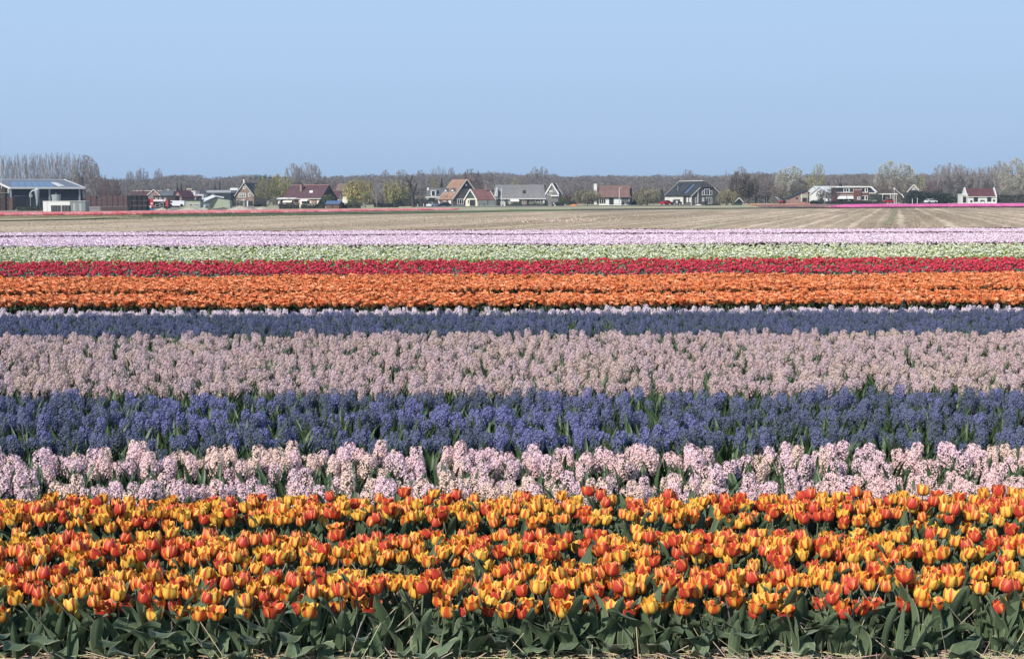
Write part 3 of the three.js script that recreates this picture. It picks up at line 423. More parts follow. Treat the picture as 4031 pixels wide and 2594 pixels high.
  roofPoly(name, q, pts, m, lift = 0.1) {   // a plate on the slope we see, corners as seen
    const P = ([x, y]) => { const [px, py] = q(x, y), h = (this.y - py) * this.k, xl = -(this.ridge - h) / this.slope, c = V(xl, 0, 0).applyAxisAngle(Y, this.th).sub(this.off), u = V(0, 0, 1).applyAxisAngle(Y, this.th); return V(xl - lift * 0.6, h + lift, ((px - this.x) * this.k - c.x) / u.x); };
    return part(name, slab(pts.map(P), lift), m, this.g);
  }
  chimney(q, x0, y0, x1, y1, m, xr = 0, d) { const w = (q(x1, 0)[0] - q(x0, 0)[0]) * this.k, px = (q(x0, 0)[0] + q(x1, 0)[0]) / 2, c = V(xr, 0, 0).applyAxisAngle(Y, this.th).sub(this.off), u = V(0, 0, 1).applyAxisAngle(Y, this.th), zz = ((px - this.x) * this.k - c.x) / u.x, y0m = (this.y - q(0, y1)[1]) * this.k, y1m = (this.y - q(0, y0)[1]) * this.k; const ch = part('chimney', join(box(d ?? w, y1m - y0m, w, xr, y0m, zz), box((d ?? w) + 0.12, 0.14, w + 0.12, xr, y1m - 0.3, zz)), m, this.g); part('chimney_pot', cyl(0.16, 0.13, 0.35, xr, y1m, zz, 8), mat.darkRoof, ch); return ch; }
  dormer(q, x0, y0, x1, y1, x, wallM, roofM, o = {}) {   // face of the dormer stands at local x
    const c = V(x, 0, 0).applyAxisAngle(Y, this.th).sub(this.off), u = V(0, 0, 1).applyAxisAngle(Y, this.th), U = (px) => ((px - this.x) * this.k - c.x) / u.x, za = U(q(x0, 0)[0]), zb = U(q(x1, 0)[0]), ya = (this.y - q(0, y1)[1]) * this.k, yb = (this.y - q(0, y0)[1]) * this.k, zc = (za + zb) / 2, w = zb - za, xb = -Math.max(0, (this.ridge - yb) / this.slope - 0.3);
    const face = o.flat ? yb : yb - w * 0.42, d = part('dormer', box(xb - x, face - ya, w, (x + xb) / 2, ya, zc), wallM, this.g);
    if (o.flat) part('roof', box(xb - x + 0.3, 0.18, w + 0.3, (x + xb) / 2 - 0.15, yb, zc), roofM, d);
    else { const t = uvm(prism([[-w / 2, face], [w / 2, face], [0, yb - 0.1]], 0, xb - x).rotateY(Math.PI / 2).translate(x, 0, zc)); part('gable', t, wallM, d); for (const s of [-1, 1]) { const a = V(x - 0.25, face - 0.15, zc + s * (w / 2 + 0.2)), b = V(x - 0.25, yb, zc), e = V(xb, yb, zc), f = V(xb, face - 0.15, zc + s * (w / 2 + 0.2)); part('roof', slab(s < 0 ? [a, f, e, b].reverse() : [a, f, e, b], 0.12), roofM, d); } }
    const m = new THREE.Matrix4().makeBasis(V(0, 0, 1), Y, V(-1, 0, 0)).setPosition(V(x, 0, zc)), hh = (face - ya);
    windowOn(d, -w * 0.36, ya + hh * 0.1, w * 0.72, hh * 0.85, m, { cols: o.cols ?? 2, frame: o.frame ?? mat.white, t: 0.09 });
    return d;
  }
}
function windowOn(parent, u, v, w, h, m, { cols = 1, rows = 1, frame = mat.white, pane = mat.glass, t = 0.12 } = {}) {
  const bars = [box(w, t, 0.1, u + w / 2, v, 0.05), box(w, t, 0.1, u + w / 2, v + h - t, 0.05), box(t, h - 2 * t, 0.1, u + t / 2, v + t, 0.05), box(t, h - 2 * t, 0.1, u + w - t / 2, v + t, 0.05)];
  for (let i = 1; i < cols; i++) bars.push(box(t * 0.8, h - 2 * t, 0.08, u + w * i / cols, v + t, 0.045));
  for (let i = 1; i < rows; i++) bars.push(box(w - 2 * t, t * 0.8, 0.07, u + w / 2, v + h * i / rows, 0.04));
  const f = part('window', join(bars).applyMatrix4(m), frame, parent);
  part('pane', box(w - t, h - t, 0.02, u + w / 2, v + t / 2, 0.015).applyMatrix4(m), pane, f); return f;
}
const at = (q, x, y, z) => spot(...q(x, y), z);
const size = (q, x0, x1, z) => (q(x1, 0)[0] - q(x0, 0)[0]) * z / F;

{ // the barn at the edge of the yard, with what stands before it
  const b = new House({ name: 'barn', label: 'long dark barn with shallow solar-panelled roof and white roof edges', category: 'barn', x: 186, y: 820, z: 380, W: 34, L: 18.2, eave: 5.3, ridge: 7.6, yaw: 90 + 34, wall: mat.slate, roof: mat.barnRoof, ridgeMat: mat.white, gutter: mat.white, gutterH: 0.5, barge: mat.white, bargeH: 0.5, over: 0.8, rake: 0.5, thick: 0.3 });
  for (let i = 0; i < 6; i++) b.roofPoly('solar_panel', zA, [[lerp(100, 940, i / 6) + lerp(0, 400, 0), 372], [lerp(100, 940, (i + 0.97) / 6), 372], [lerp(450, 1380, (i + 0.97) / 6), 516], [lerp(450, 1380, i / 6), 516]].reverse(), mat.solar, 0.12);
  b.roofPoly('roof_light', zA, [[1010, 390], [1120, 390], [1540, 490], [1440, 500]].reverse(), mat.white, 0.16);
  for (const x of [455, 1275, 1930]) b.panel('post', 'side', zA, x - 16, 560, x + 16, 1060, mat.metal, 0.3);
  b.panel('doorway', 'side', zA, 510, 750, 760, 1010, mat.black, 0.06); b.panel('door_frame', 'side', zA, 500, 735, 770, 752, mat.steel, 0.12); b.panel('doorway', 'back', zA, -330, 690, 380, 1060, mat.black, 0.08); b.panel('gable_sheet', 'back', zA, -200, 560, 370, 665, mat.sage, 0.1);
  // dust cyclone
  const z = 352, k = z / F, p = at(zA, 960, 1010, z), c = thing('dust_cyclone', 'grey metal dust cyclone with long pointed cone and curved duct against the barn', 'dust cyclone', p), hh = (y) => (1010 - y) / 6.647 * k;
  part('cone', cyl(0.1, 0.55, hh(640) - 0.2, 0, 0.2, 0, 16), mat.metal, c); part('drum', cyl(0.56, 0.56, hh(575) - hh(640), 0, hh(640), 0, 16), mat.metal, c); part('cap', cyl(0.56, 0.1, 0.35, 0, hh(575), 0, 16), mat.white, c);
  part('duct', new THREE.TubeGeometry(new THREE.CatmullRomCurve3([V(-0.4, hh(600), 0.2), V(-1.0, hh(610), 0.2), V(-1.5, hh(680), 0.2), V(-1.65, hh(760), 0.2), V(-1.3, hh(775), 0.2)]), 16, 0.2, 8), mat.metal, c); part('fan_housing', cyl(0.38, 0.38, 0.4, 0, -0.2, 0, 14).rotateX(Math.PI / 2).translate(-1.35, hh(735), 0.2), mat.steel, c);
  for (const x of [-1.55, 0.35, -0.35]) part('leg', box(0.12, x < -1 ? hh(760) : hh(640), 0.12, x, 0, x < -1 ? 0.2 : -0.35), mat.steel, c);
  // white cabin, grey tank
  const zz = 258, kk = zz / F, q = at(zA, 1665, 1165, zz), cab = thing('site_cabin', 'low white site cabin with two dark openings and a grey end panel', 'cabin', q), W = 1100 / 6.647 * kk, H = 282 / 6.647 * kk, X = (x) => (x - 1665) / 6.647 * kk, Yv = (y) => (1165 - y) / 6.647 * kk;
  part('body', box(W * 0.64, H, 2.4, X(1467), 0, -1.2), mat.white, cab); part('end_panel', join(box(W * 0.36, H - 0.06, 2.3, X(2019), 0, -1.2)), mat.steel, cab); part('roof_edge', box(W + 0.1, 0.07, 2.5, 0, H, -1.2), mat.white, cab);
  for (const [a, c2] of [[1325, 1575], [1600, 1825]]) { const o = part('opening', box(X(c2) - X(a), Yv(985) - 0.06, 0.05, (X(a) + X(c2)) / 2, 0.05, 0.026), mat.black, cab); for (let i = 1; i < 6; i++) part('bar', box(0.035, Yv(985) - 0.08, 0.03, lerp(X(a), X(c2), i / 6), 0.06, 0.07), mat.metal, o); }
  for (const a of [1930, 2090]) part('panel', box(0.4, H * 0.7, 0.04, X(a), 0.2, -0.03), mat.metal, cab); part('panel', box(0.02, H * 0.9, 0.04, X(1222), 0.05, 0.02), mat.metal, cab);
  const t = thing('water_tank', 'pale grey plastic tank standing behind the white cabin roof', 'tank', at(zA, 1460, 1000, 275)); part('body', uvm(new THREE.CylinderGeometry(0.85, 0.75, 1.5, 4, 1).rotateY(Math.PI / 4).scale(1.15, 1, 1).translate(0, 1.35, 0)), mat.metal, t); part('cap', cyl(0.12, 0.1, 0.3, 0, 2.1, 0), mat.steel, t); part('stand', box(1.4, 0.6, 1.2, 0, 0, 0), mat.steel, t);
  const ms = thing('antenna_mast', 'thin white mast with a small head at the far left behind the barn', 'mast', at(zA, 20, 560, 330)); part('pole', cyl(0.08, 0.05, 8.9, 0, -2, 0, 6), mat.white, ms); part('head', join(box(0.5, 0.06, 0.06, 0, 6.8, 0), box(0.06, 0.5, 0.06, 0.2, 6.9, 0), box(0.06, 0.4, 0.06, -0.2, 6.9, 0)), mat.metal, ms);
}
function crate(name, label, p, w, h, d, m, group, turn = 0) {
  const c = thing(name, label, 'crate', p, group), n = 4, s = h / n; c.rotation.y = turn;
  for (let i = 0; i < n; i++) part('board', join(box(w, s * 0.86, 0.04, 0, i * s + 0.02, d / 2 - 0.02), box(0.04, s * 0.86, d - 0.08, -w / 2 + 0.02, i * s + 0.02, 0), box(0.04, s * 0.86, d - 0.08, w / 2 - 0.02, i * s + 0.02, 0)), m, c);
  part('bottom', box(w - 0.09, 0.06, d - 0.09, 0, 0.02, 0), m, c); part('back_board', box(w - 0.09, h * 0.95, 0.04, 0, 0.02, -d / 2 + 0.02), m, c);
  for (const x of [-1, 1]) part('post', box(0.09, h, 0.09, x * (w / 2 - 0.1), 0, d / 2 + 0.046), m, c);
  return c;
}
const ORD = ['lowest', 'second', 'third', 'fourth', 'fifth', 'sixth', 'seventh'], COL = ['first', 'second', 'third', 'fourth', 'fifth', 'sixth', 'seventh', 'eighth'];
{
  const z = 262, a = at(zA, 82, 1125, z), b = at(zA, 280, 1120, z - 2);
  for (let i = 0; i < 5; i++) crate('wooden_crate', `${ORD[i]} dark wooden crate from the ground in the tall stack at the far left`, V(a.x, a.y + i * 0.79, a.z), 1.14, 0.77, 1.2, mat.crateDark, 'crates of the tall dark stack');
  for (let i = 0; i < 4; i++) crate('wooden_crate', `${ORD[i]} crate from the ground in the reddish stack beside the barn corner`, V(b.x + (i % 2) * 0.06, b.y + i * 0.58, b.z), 1.0, 0.56, 1.2, mat.crateWood, 'crates of the reddish stack by the barn');
  const z2 = 430, s = at(Z(0, 560, 3.86), 1300, 975, z2), cw = 160 / 3.86 * 0.5 * z2 / F * 1.02;
  for (let c = 0; c < 8; c++) for (let r = 0; r < 3; r++) { if (r === 2 && (c === 2)) continue; crate('wooden_crate', `reddish brown bulb crate, ${ORD[r]} from the ground in ${COL[c]} column of the long crate wall`, V(s.x + (c + 0.5) * cw, s.y + r * 1.05, s.z), cw - 0.04, 1.02, 1.3, mat.crateWood, 'reddish bulb crates stacked in a long wall'); }
  const z3 = 300, d = at(Z(0, 560, 3.86), 1975, 1040, z3), dw = 75 / 3.86 * z3 / F;
  for (let c = 0; c < 4; c++) for (let r = 0; r < 3; r++) crate('wooden_crate', `blackish crate, ${ORD[r]} from the ground in ${COL[c]} column of the dark block`, V(d.x + c * dw, d.y + r * 1.04, d.z), dw - 0.03, 1.01, 1.2, mat.blackWood, 'blackish crates in the dark block');
  const p = at(Z(0, 560, 3.86), 1740, 1045, 285);
  for (let i = 0; i < 5; i++) { const w = thing('pallet', `${ORD[i]} weathered pallet from the ground in the low brown pile before the crate wall`, 'pallet', V(p.x + (i % 2) * 0.2, p.y + i * 0.17, p.z), 'pallets of the low brown pile'); for (let k = 0; k < 5; k++) part('slat', box(5.6, 0.03, 0.18, 0, 0.12, -0.5 + k * 0.26), mat.crateDark, w); for (const q of [-0.5, 0, 0.55]) part('bearer', box(5.5, 0.115, 0.09, 0, 0, q), mat.crateWood, w); }
}
{ // village behind the yard
  let h = new House({ name: 'brick_house', label: 'pinkish brick house with a white-edged gable behind the red trailer', x: 604, y: 806, z: 560, W: 5.4, L: 9, eave: 3.4, ridge: 5.8, yaw: 8, anchor: 'gable', wall: mat.pinkBrick, roof: mat.wineTile, barge: mat.cream, bargeH: 0.3 });
  h.win('gable', zB, 270, 500, 330, 560, { frame: mat.white });
  h = new House({ name: 'long_house', label: 'long low house with a dark red roof left of the pink brick gable', x: 598, y: 806, z: 600, W: 8, L: 17, eave: 3, ridge: 5.7, yaw: 90, wall: mat.pinkBrick, roof: mat.wineTile, ridgeMat: mat.cream });
  h.win('side', zB, -120, 600, -60, 660, { cols: 2 });
  h = new House({ name: 'hipped_house', label: 'house with a grey purple roof and small white chimney right of the pink gable', x: 652, y: 806, z: 590, W: 8, L: 4.6, eave: 3.4, ridge: 5.9, yaw: 90, wall: mat.darkBrick, roof: mat.greyTile });
  h.chimney(zB, 720, 355, 755, 420, mat.white, 0); h.win('side', zB, 640, 580, 720, 640, { cols: 2 });
  h = new House({ name: 'brick_cottage', label: 'rounded-gabled brown brick cottage with a dark red roof running right', x: 698.5, y: 806, z: 520, W: 3.6, L: 6.5, eave: 2.9, ridge: 5.0, yaw: -30, anchor: 'gable', wall: mat.pinkBrick, roof: mat.wineTile });
  h.win('gable', zB, 1140, 570, 1190, 630, { frame: mat.darkWood });
  const flat = (name, label, cat, q, x0, y0, x1, y1, z, d, wallM, roofM, wins = [], rt = 0.3) => {   // a flat-roofed building
    const k = z / F, p = at(q, (x0 + x1) / 2, y1, z), W = size(q, x0, x1, z), H = (q(0, y1)[1] - q(0, y0)[1]) * k, g = thing(name, label, cat, p);
    part('wall', box(W, H + 0.8, d, 0, -0.8, -d / 2), wallM, g); part('roof', box(W + 0.3, rt, d + 0.3, 0, H, -d / 2), roofM, g);
    for (const [a, b, c, e, o] of wins) windowOn(g, size(q, (x0 + x1) / 2, a, z), (q(0, y1)[1] - q(0, e)[1]) * k, size(q, a, c, z), (q(0, e)[1] - q(0, b)[1]) * k, new THREE.Matrix4(), o ?? {});
    return g;
  };
  flat('flat_shed', 'dark flat-roofed shed behind the red trailer', 'shed', zB, 345, 590, 1025, 850, 470, 6, mat.darkWood, mat.slate, [[390, 630, 470, 680, { frame: mat.pinkCloth }], [530, 620, 590, 680, { frame: mat.pinkCloth }], [680, 630, 740, 680, { frame: mat.pinkCloth }]]);
  flat('modern_house', 'dark cubic house with pale pink window frames and an orange upper block', 'house', zB, 1350, 430, 1660, 860, 600, 8, mat.pinkCloth, mat.cream, [[1380, 450, 1600, 560, { frame: mat.cream, cols: 2 }]]);
  flat('roof_block', 'small orange brick block above the dark cubic house', 'house', zB, 1390, 365, 1545, 860, 612, 5, mat.orangeTile, mat.cream);
  flat('red_edged_bungalow', 'low dark bungalow with a thin red roof edge behind the pale green shed', 'house', zB, 1430, 590, 1690, 860, 540, 6, mat.darkBrick, mat.pinkBrick, [[1470, 620, 1560, 680, { cols: 2 }], [1580, 620, 1670, 680, { cols: 2 }]]);
  flat('pink_framed_house', 'small house with a pale pink framed window left of the white tent roof', 'house', zB, 1700, 540, 1910, 860, 545, 5, mat.pinkCloth, mat.white, [[1740, 560, 1880, 640, { frame: mat.cream }]]);
  h = new House({ name: 'dark_roofed_house', label: 'long house with a dark roof and dormer behind the pink framed house', x: 797, y: 804, z: 640, W: 8, L: 16.5, eave: 3.4, ridge: 6, yaw: 90, wall: mat.darkBrick, roof: mat.darkRoof }); h.onRoof('roof_window', zB, 1950, 415, 2040, 450, mat.metal); h.win('side', zB, 1700, 540, 1760, 580);
  flat('green_shed', 'long pale green shed with a flat dark roof and dark windows', 'shed', zB, 1240, 720, 1810, 905, 380, 4, mat.sage, mat.slate, [[1450, 810, 1580, 880, {}], [1610, 820, 1790, 880, { cols: 2 }]]);
  flat('warehouse', 'long grey warehouse with a pale roof edge behind the white tent', 'warehouse', zC, 300, 550, 1010, 830, 520, 14, mat.slate, mat.metal, [[420, 590, 500, 640, {}]], 0.9);
  flat('grey_hall', 'light grey hall with vertical cladding left of the gabled brown house', 'hall', zC, 1010, 470, 1230, 830, 530, 10, mat.metal, mat.white, [[1040, 480, 1200, 500, {}]], 0.8);
  { // white tent
    const z = 400, k = z / F, p = at(zB, 2060, 900, z), g = thing('white_tent', 'bright white sloping tent roof over a grey green tunnel', 'tent', p), X = (x) => (x - 2060) / 7.977 * k, H = (y) => (900 - y) / 7.977 * k;
    part('roof', slab([V(X(1750), H(690), -3), V(X(1915), H(775), 3), V(X(2330), H(585), 1), V(X(2120), H(540), -3)], 0.06), mat.white, g); part('roof', slab([V(X(2120), H(540), -3), V(X(2330), H(590), 1), V(X(2560), H(640), 0.5), V(X(2500), H(600), -3)], 0.06), mat.offwhite, g);
    part('tunnel', prism([[X(1925), -0.5], [X(2760), -0.5], [X(2740), H(720)], [X(2330), H(640)], [X(1960), H(775)]], -2.6, 0.4), mat.sage, g); part('curtain', box(X(2120) - X(1930), H(800), 0.05, (X(1930) + X(2120)) / 2, 0, 0.9), mat.white, g);
  }
  { // red trailer
    const z = 300, k = z / F, p = at(zB, 480, 1030, z), g = thing('red_trailer', 'red farm trailer with an open black side and pale diagonal bars', 'trailer', p), X = (x) => (x - 480) / 7.977 * k, H = (y) => (1030 - y) / 7.977 * k;
    part('bed', box(X(800) - X(165), 0.2, 2.2, 0, H(960), -1.1), mat.crateDark, g); part('end_wall', box(X(340) - X(165), H(660) - H(960), 0.12, (X(165) + X(340)) / 2, H(960), -0.06), mat.red, g); part('back_wall', box(X(800) - X(165), H(690) - H(960), 0.08, 0, H(960), -2.1), mat.black, g); part('header', box(X(750) - X(340), 0.38, 0.14, (X(340) + X(750)) / 2, H(745), -0.07), mat.pinkCloth, g); part('end_wall', box(X(800) - X(720), H(690) - H(900), 0.12, (X(720) + X(800)) / 2, H(900), -0.06), mat.red, g);
    part('skirt', box(X(360) - X(160), H(960) - H(1025), 0.1, (X(160) + X(360)) / 2, 0.05, 0), mat.blue, g); part('marking', box(0.5, 0.5, 0.03, X(235), H(940), 0.02), mat.white, g); part('marking', box(0.4, 0.3, 0.03, X(290), H(830), 0.02), mat.cream, g);
    for (const [a, b, c, d] of [[340, 880, 640, 780], [350, 930, 620, 880], [540, 800, 545, 920], [400, 800, 400, 930], [640, 700, 650, 930]]) part('bar', bar(V(X(a), H(b), 0.05), V(X(c), H(d), 0.05), 0.08), mat.metal, g);
    for (const x of [230, 620, 720]) part('wheel', cyl(0.38, 0.38, 0.25, 0, -0.12, 0, 14).rotateX(Math.PI / 2).translate(X(x), 0.38, -0.3), mat.tyre, g);
  }
  { const z = 330, k = z / F, g = thing('white_van', 'white van parked behind the pale sand heaps', 'van', at(zB, 1080, 910, z)); part('body', prism([[-1.9, 0.25], [1.75, 0.25], [1.8, 1.0], [1.7, 1.35], [-1.3, 1.4], [-1.85, 0.8]], -0.9, 0.9), mat.carWhite, g); part('window', box(0.5, 0.4, 1.84, -1.1, 0.85, 0), mat.glass, g); for (const x of [-1.2, 1.2]) for (const s of [-0.8, 0.8]) part('wheel', cyl(0.32, 0.32, 0.2, 0, -0.1, 0, 12).rotateX(Math.PI / 2).translate(x, 0.32, s), mat.tyre, g); }
}
{ // sand heaps, mounds with noise
  const heap = (px, py, z, w, h, label, m, seed) => { const g = grid(24, 12, (u, v) => { const a = u * Math.PI, r = 1 - v, n = 0.75 + 0.5 * g16(Math.cos(a) * 2 + seed * 7, Math.sin(a) * 2 + v * 4 + seed); return V(Math.cos(a) * r * w / 2 * (0.9 + 0.2 * n), h * Math.pow(v, 0.8) * n - 0.1, Math.sin(a) * r * 2.2); }); const o = part(numbered('sand_heap'), uvm(g), m); o.position.copy(spot(px, py, z)); tag(o, label, 'sand heap', 'sand heaps in the yard'); };
  heap(640, 832, 268, 3.4, 0.75, 'leftmost pale sand heap, beside the red trailer', sandMat, 1); heap(745, 831, 272, 6, 0.75, 'long pale sand heap in front of the white van', sandMat, 2); heap(800, 829, 290, 3.5, 0.7, 'pale sand heap below the white tent', sandMat, 3); heap(945, 827, 300, 6.5, 0.8, 'wide pale sand heap before the gabled brown house', sandMat, 4); heap(1035, 826, 300, 3.6, 0.7, 'last pale sand heap before the garden hedge', sandMat, 5); heap(878, 826, 315, 7, 0.6, 'low dark earth bank between the sand heaps', M(0.16, 0.13, 0.11, { map: patchTex, roughness: 1 }), 6);
}
{ // brown gabled house with dark roof
  const h = new House({ name: 'gabled_house', label: 'tall brown shingled gable house with a dark steep roof and white windows', x: 963, y: 812, z: 500, W: 7, L: 9.5, eave: 3.9, ridge: 7.95, yaw: -20, anchor: 'gable', wall: mat.shingle, roof: mat.darkRoof, barge: mat.pale, bargeH: 0.18, rake: 0.4 });
  h.win('gable', zC, 1260, 560, 1490, 700, { cols: 3, rows: 2, t: 0.2 }); h.win('gable', zC, 1405, 355, 1490, 440, { t: 0.22 }); h.win('gable', zC, 1575, 560, 1650, 670, { t: 0.2 }); h.panel('opening', 'gable', zC, 1440, 770, 1545, 965, mat.greenWood, 0.05); h.win('gable', zC, 1215, 810, 1440, 965, { frame: mat.pale, pane: mat.steel, t: 0.1, cols: 2 });
  for (const x of [1205, 1560]) h.panel('post', 'gable', zC, x - 16, 800, x + 16, 990, mat.white, 0.35); h.panel('lintel', 'gable', zC, 1190, 765, 1470, 795, mat.pinkCloth, 0.25); h.panel('recess', 'gable', zC, 1590, 810, 1720, 960, mat.blackWood, 0.05); h.chimney(zC, 1435, 130, 1480, 260, mat.pale, 0.2);
}
{ // house with the aubergine roof
  const h = new House({ name: 'purple_roofed_house', label: 'low wide house with an aubergine tiled roof, brick chimney and pale awnings', x: 1190, y: 811, z: 480, W: 9, L: 14.4, eave: 2.9, ridge: 6.8, yaw: 90 - 25, wall: mat.cream, roof: mat.purpleTile, gutter: mat.pale, over: 0.5, ridgeMat: mat.pinkBrick, gableTop: [0, mat.darkWood] });
  h.chimney(zD, 945, 290, 1010, 515, mat.pinkBrick, -2.2, 1.1); h.onRoof('roof_window', zD, 1245, 490, 1360, 560, mat.white);
  for (const [a, b, c] of [[770, 930, mat.shingle], [1330, 1450, mat.pinkBrick]]) h.panel('brickwork', 'side', zD, a, 740, b, 900, c, 0.06);
  h.win('side', zD, 470, 760, 730, 890, { cols: 3 }); h.win('side', zD, 1010, 800, 1270, 900, { cols: 3 }); h.panel('door', 'side', zD, 1465, 750, 1510, 900, mat.greenWood); h.win('side', zD, 290, 760, 450, 870, { cols: 2, frame: mat.darkWood });
  const aw = (x0, x1, y0, y1, m) => { const a = h.uv('side', ...zD(x0, y0)), b = h.uv('side', ...zD(x1, y1)), xw = -h.W / 2; part('awning', slab([V(xw - 1.6, b[1], a[0]), V(xw - 1.6, b[1], b[0]), V(xw - 0.1, a[1], b[0]), V(xw - 0.1, a[1], a[0])], 0.05), m, h.g); };
  aw(440, 745, 735, 850, mat.creamCloth); aw(1000, 1268, 735, 812, mat.pinkCloth); aw(230, 870, 700, 745, mat.white);
  part('conservatory', join(bar(V(-5, 2.7, -7.6), V(-5.8, 1.0, -8.6), 0.25), bar(V(-5, 2.7, -7.0), V(-6.0, 2.6, -4), 0.2), box(0.9, 1.6, 0.5, -5.4, 0, -8.3)), mat.white, h.g);
  const s = new House({ name: 'garden_shed', label: 'brown garden shed with a dark blue grey roof behind the hedge', category: 'shed', x: 1308, y: 821, z: 350, W: 2.6, L: 3.2, eave: 1.25, ridge: 1.85, yaw: 90 - 14, wall: mat.brownWood, roof: mat.solar, over: 0.25 }); s.panel('door', 'side', zD, 1955, 890, 2010, 1020, mat.darkWood, 0.03);
  const t = new House({ name: 'thatched_house', label: 'brown thatched house half hidden by the yellow willow', x: 1360, y: 806, z: 530, W: 9, L: 8, eave: 3.6, ridge: 7.6, yaw: 80, wall: mat.cream, roof: mat.brownThatch, thick: 0.4, hip: 0 }); t.dormer(zD, 2215, 505, 2450, 640, -3.6, mat.cream, mat.brownThatch, { flat: true, cols: 2 });
  const o = new House({ name: 'brick_annex', label: 'low annex with a plum roof at the right end of the aubergine roof', x: 1310, y: 808, z: 500, W: 5, L: 4, eave: 2.6, ridge: 5, yaw: 84, wall: mat.cream, roof: mat.purpleTile, ridgeMat: mat.pinkBrick }); o.win('side', zD, 1900, 660, 2000, 740);
}
{ // white house with grey roof, orange-roofed house, annex
  let h = new House({ name: 'white_house', label: 'white house with a grey slate roof and a large white dormer', x: 1712, y: 812, z: 510, W: 8, L: 6.2, eave: 3.45, ridge: 6.35, yaw: 90 - 12, wall: mat.white, roof: mat.greyTile, gutter: mat.white, gutterH: 0.3 });
  h.chimney(zE, 158, 470, 218, 640, mat.white, -0.6, 0.6); h.dormer(zE, 285, 565, 450, 745, -3.9, mat.white, mat.white, { flat: true, cols: 1 }); h.win('side', zE, 230, 790, 420, 900, { cols: 2, frame: mat.darkWood }); h.panel('door', 'side', zE, 545, 800, 640, 900, mat.blackWood);
  h = new House({ name: 'orange_roofed_house', label: 'tall dark gabled house with a large orange tiled roof and two white dormers', x: 1837, y: 812, z: 500, W: 10.6, L: 9.2, eave: 2.9, ridge: 9.15, yaw: 32, anchor: 'gable', wall: mat.darkBrick, roof: mat.orangeTile, gableTop: [6.0, mat.blackWood], barge: mat.pale, bargeH: 0.3, over: 0.5 });
  h.win('gable', zE, 1240, 560, 1345, 655, { cols: 2, frame: mat.greyWall }); h.win('gable', zE, 1425, 560, 1500, 640, { frame: mat.greyWall }); h.win('gable', zE, 1375, 360, 1420, 415, { pane: mat.metal, t: 0.2 }); h.win('gable', zE, 1125, 815, 1320, 1000, { cols: 3, t: 0.22 });
  h.dormer(zE, 672, 475, 800, 650, -3.9, mat.white, mat.greyTile); h.dormer(zE, 905, 475, 1030, 650, -3.9, mat.white, mat.greyTile); h.panel('door', 'side', zE, 850, 840, 930, 1010, mat.white); h.win('side', zE, 700, 820, 750, 900, {}); h.panel('brickwork', 'side', zE, 640, 700, 790, 1000, mat.pinkBrick, 0.05);
  h = new House({ name: 'annex', label: 'small annex with a red tiled roof and white-edged front gable', x: 1855.5, y: 813, z: 478, W: 5.6, L: 7.4, eave: 2.55, ridge: 5.6, yaw: -46, anchor: 'gable', wall: mat.cream, roof: mat.redTile, gableTop: [2.65, mat.greenWood], barge: mat.white, bargeH: 0.42, rake: 0.4 });
  h.panel('doorway', 'gable', zE, 1510, 850, 1690, 1040, mat.black, 0.05); h.win('gable', zE, 1450, 850, 1495, 970, { frame: mat.white }); h.panel('door', 'gable', zE, 1630, 860, 1690, 1040, mat.slate, 0.1); h.panel('door', 'right', zE, 2060, 850, 2080, 1010, mat.greyWall, 0.05); h.chimney(zE, 2015, 380, 2045, 560, mat.pinkBrick, 0.6);
}
{ // grey thatched house and the gable behind
  const h = new House({ name: 'grey_roofed_house', label: 'long low house with a grey thatch roof, white fascia and cream awning', x: 2052, y: 813, z: 490, W: 9, L: 15.9, eave: 3.1, ridge: 7.25, yaw: 90 + 7.5, wall: mat.greyWall, roof: mat.thatch, gutter: mat.white, gutterH: 0.3, thick: 0.35, over: 0.5 });
  h.onRoof('roof_window', zF, 1108, 562, 1190, 655, mat.black, 0.12); h.panel('gable_boarding', 'back', zF, 215, 470, 315, 740, mat.white, 0.1); h.panel('plaster', 'side', zF, 460, 800, 690, 1040, mat.white, 0.05); h.panel('door', 'side', zF, 1145, 830, 1220, 1010, mat.pinkBrick, 0.1); h.win('side', zF, 1085, 830, 1140, 1000, { frame: mat.white }); h.win('side', zF, 700, 890, 960, 960, { cols: 3 }); h.win('side', zF, 1490, 850, 1670, 930, { cols: 2 }); h.panel('corner_board', 'side', zF, 1735, 815, 1785, 950, mat.white, 0.12); h.panel('recess', 'side', zF, 1235, 820, 1290, 1010, mat.slate, 0.04);
  const a = h.uv('side', ...zF(695, 800)), b = h.uv('side', ...zF(970, 905)); part('awning', slab([V(-6.1, b[1], a[0]), V(-6.1, b[1], b[0]), V(-4.6, a[1], b[0]), V(-4.6, a[1], a[0])], 0.05), mat.creamCloth, h.g);
  const g = new House({ name: 'rear_gable_house', label: 'narrow grey house with thick white gable boards right of the grey thatch roof', x: 2173.5, y: 808, z: 560, W: 4.6, L: 7, eave: 4.7, ridge: 8.3, yaw: -12, anchor: 'gable', wall: mat.greyWall, roof: mat.darkTile, barge: mat.white, bargeH: 0.5 });
  g.win('gable', zF, 2050, 520, 2110, 610, {}); g.panel('sill', 'gable', zF, 1930, 565, 2040, 600, mat.white); g.win('gable', zF, 1880, 650, 2020, 700, { cols: 2 }); g.chimney(zF, 2190, 500, 2245, 740, mat.darkBrick, 2.4); g.panel('porch_roof', 'gable', zF, 1990, 705, 2240, 745, mat.white, 0.8);
}
function post(name, label, cat, q, x, y0, y1, z, r, m, extra) { const p = at(q, x, y1, z), H = (q(0, y1)[1] - q(0, y0)[1]) * z / F, g = thing(name, label, cat, p); part('post', cyl(r, r * 0.8, H + 0.3, 0, -0.3, 0, 8), m, g); extra?.(g, H); return g; }
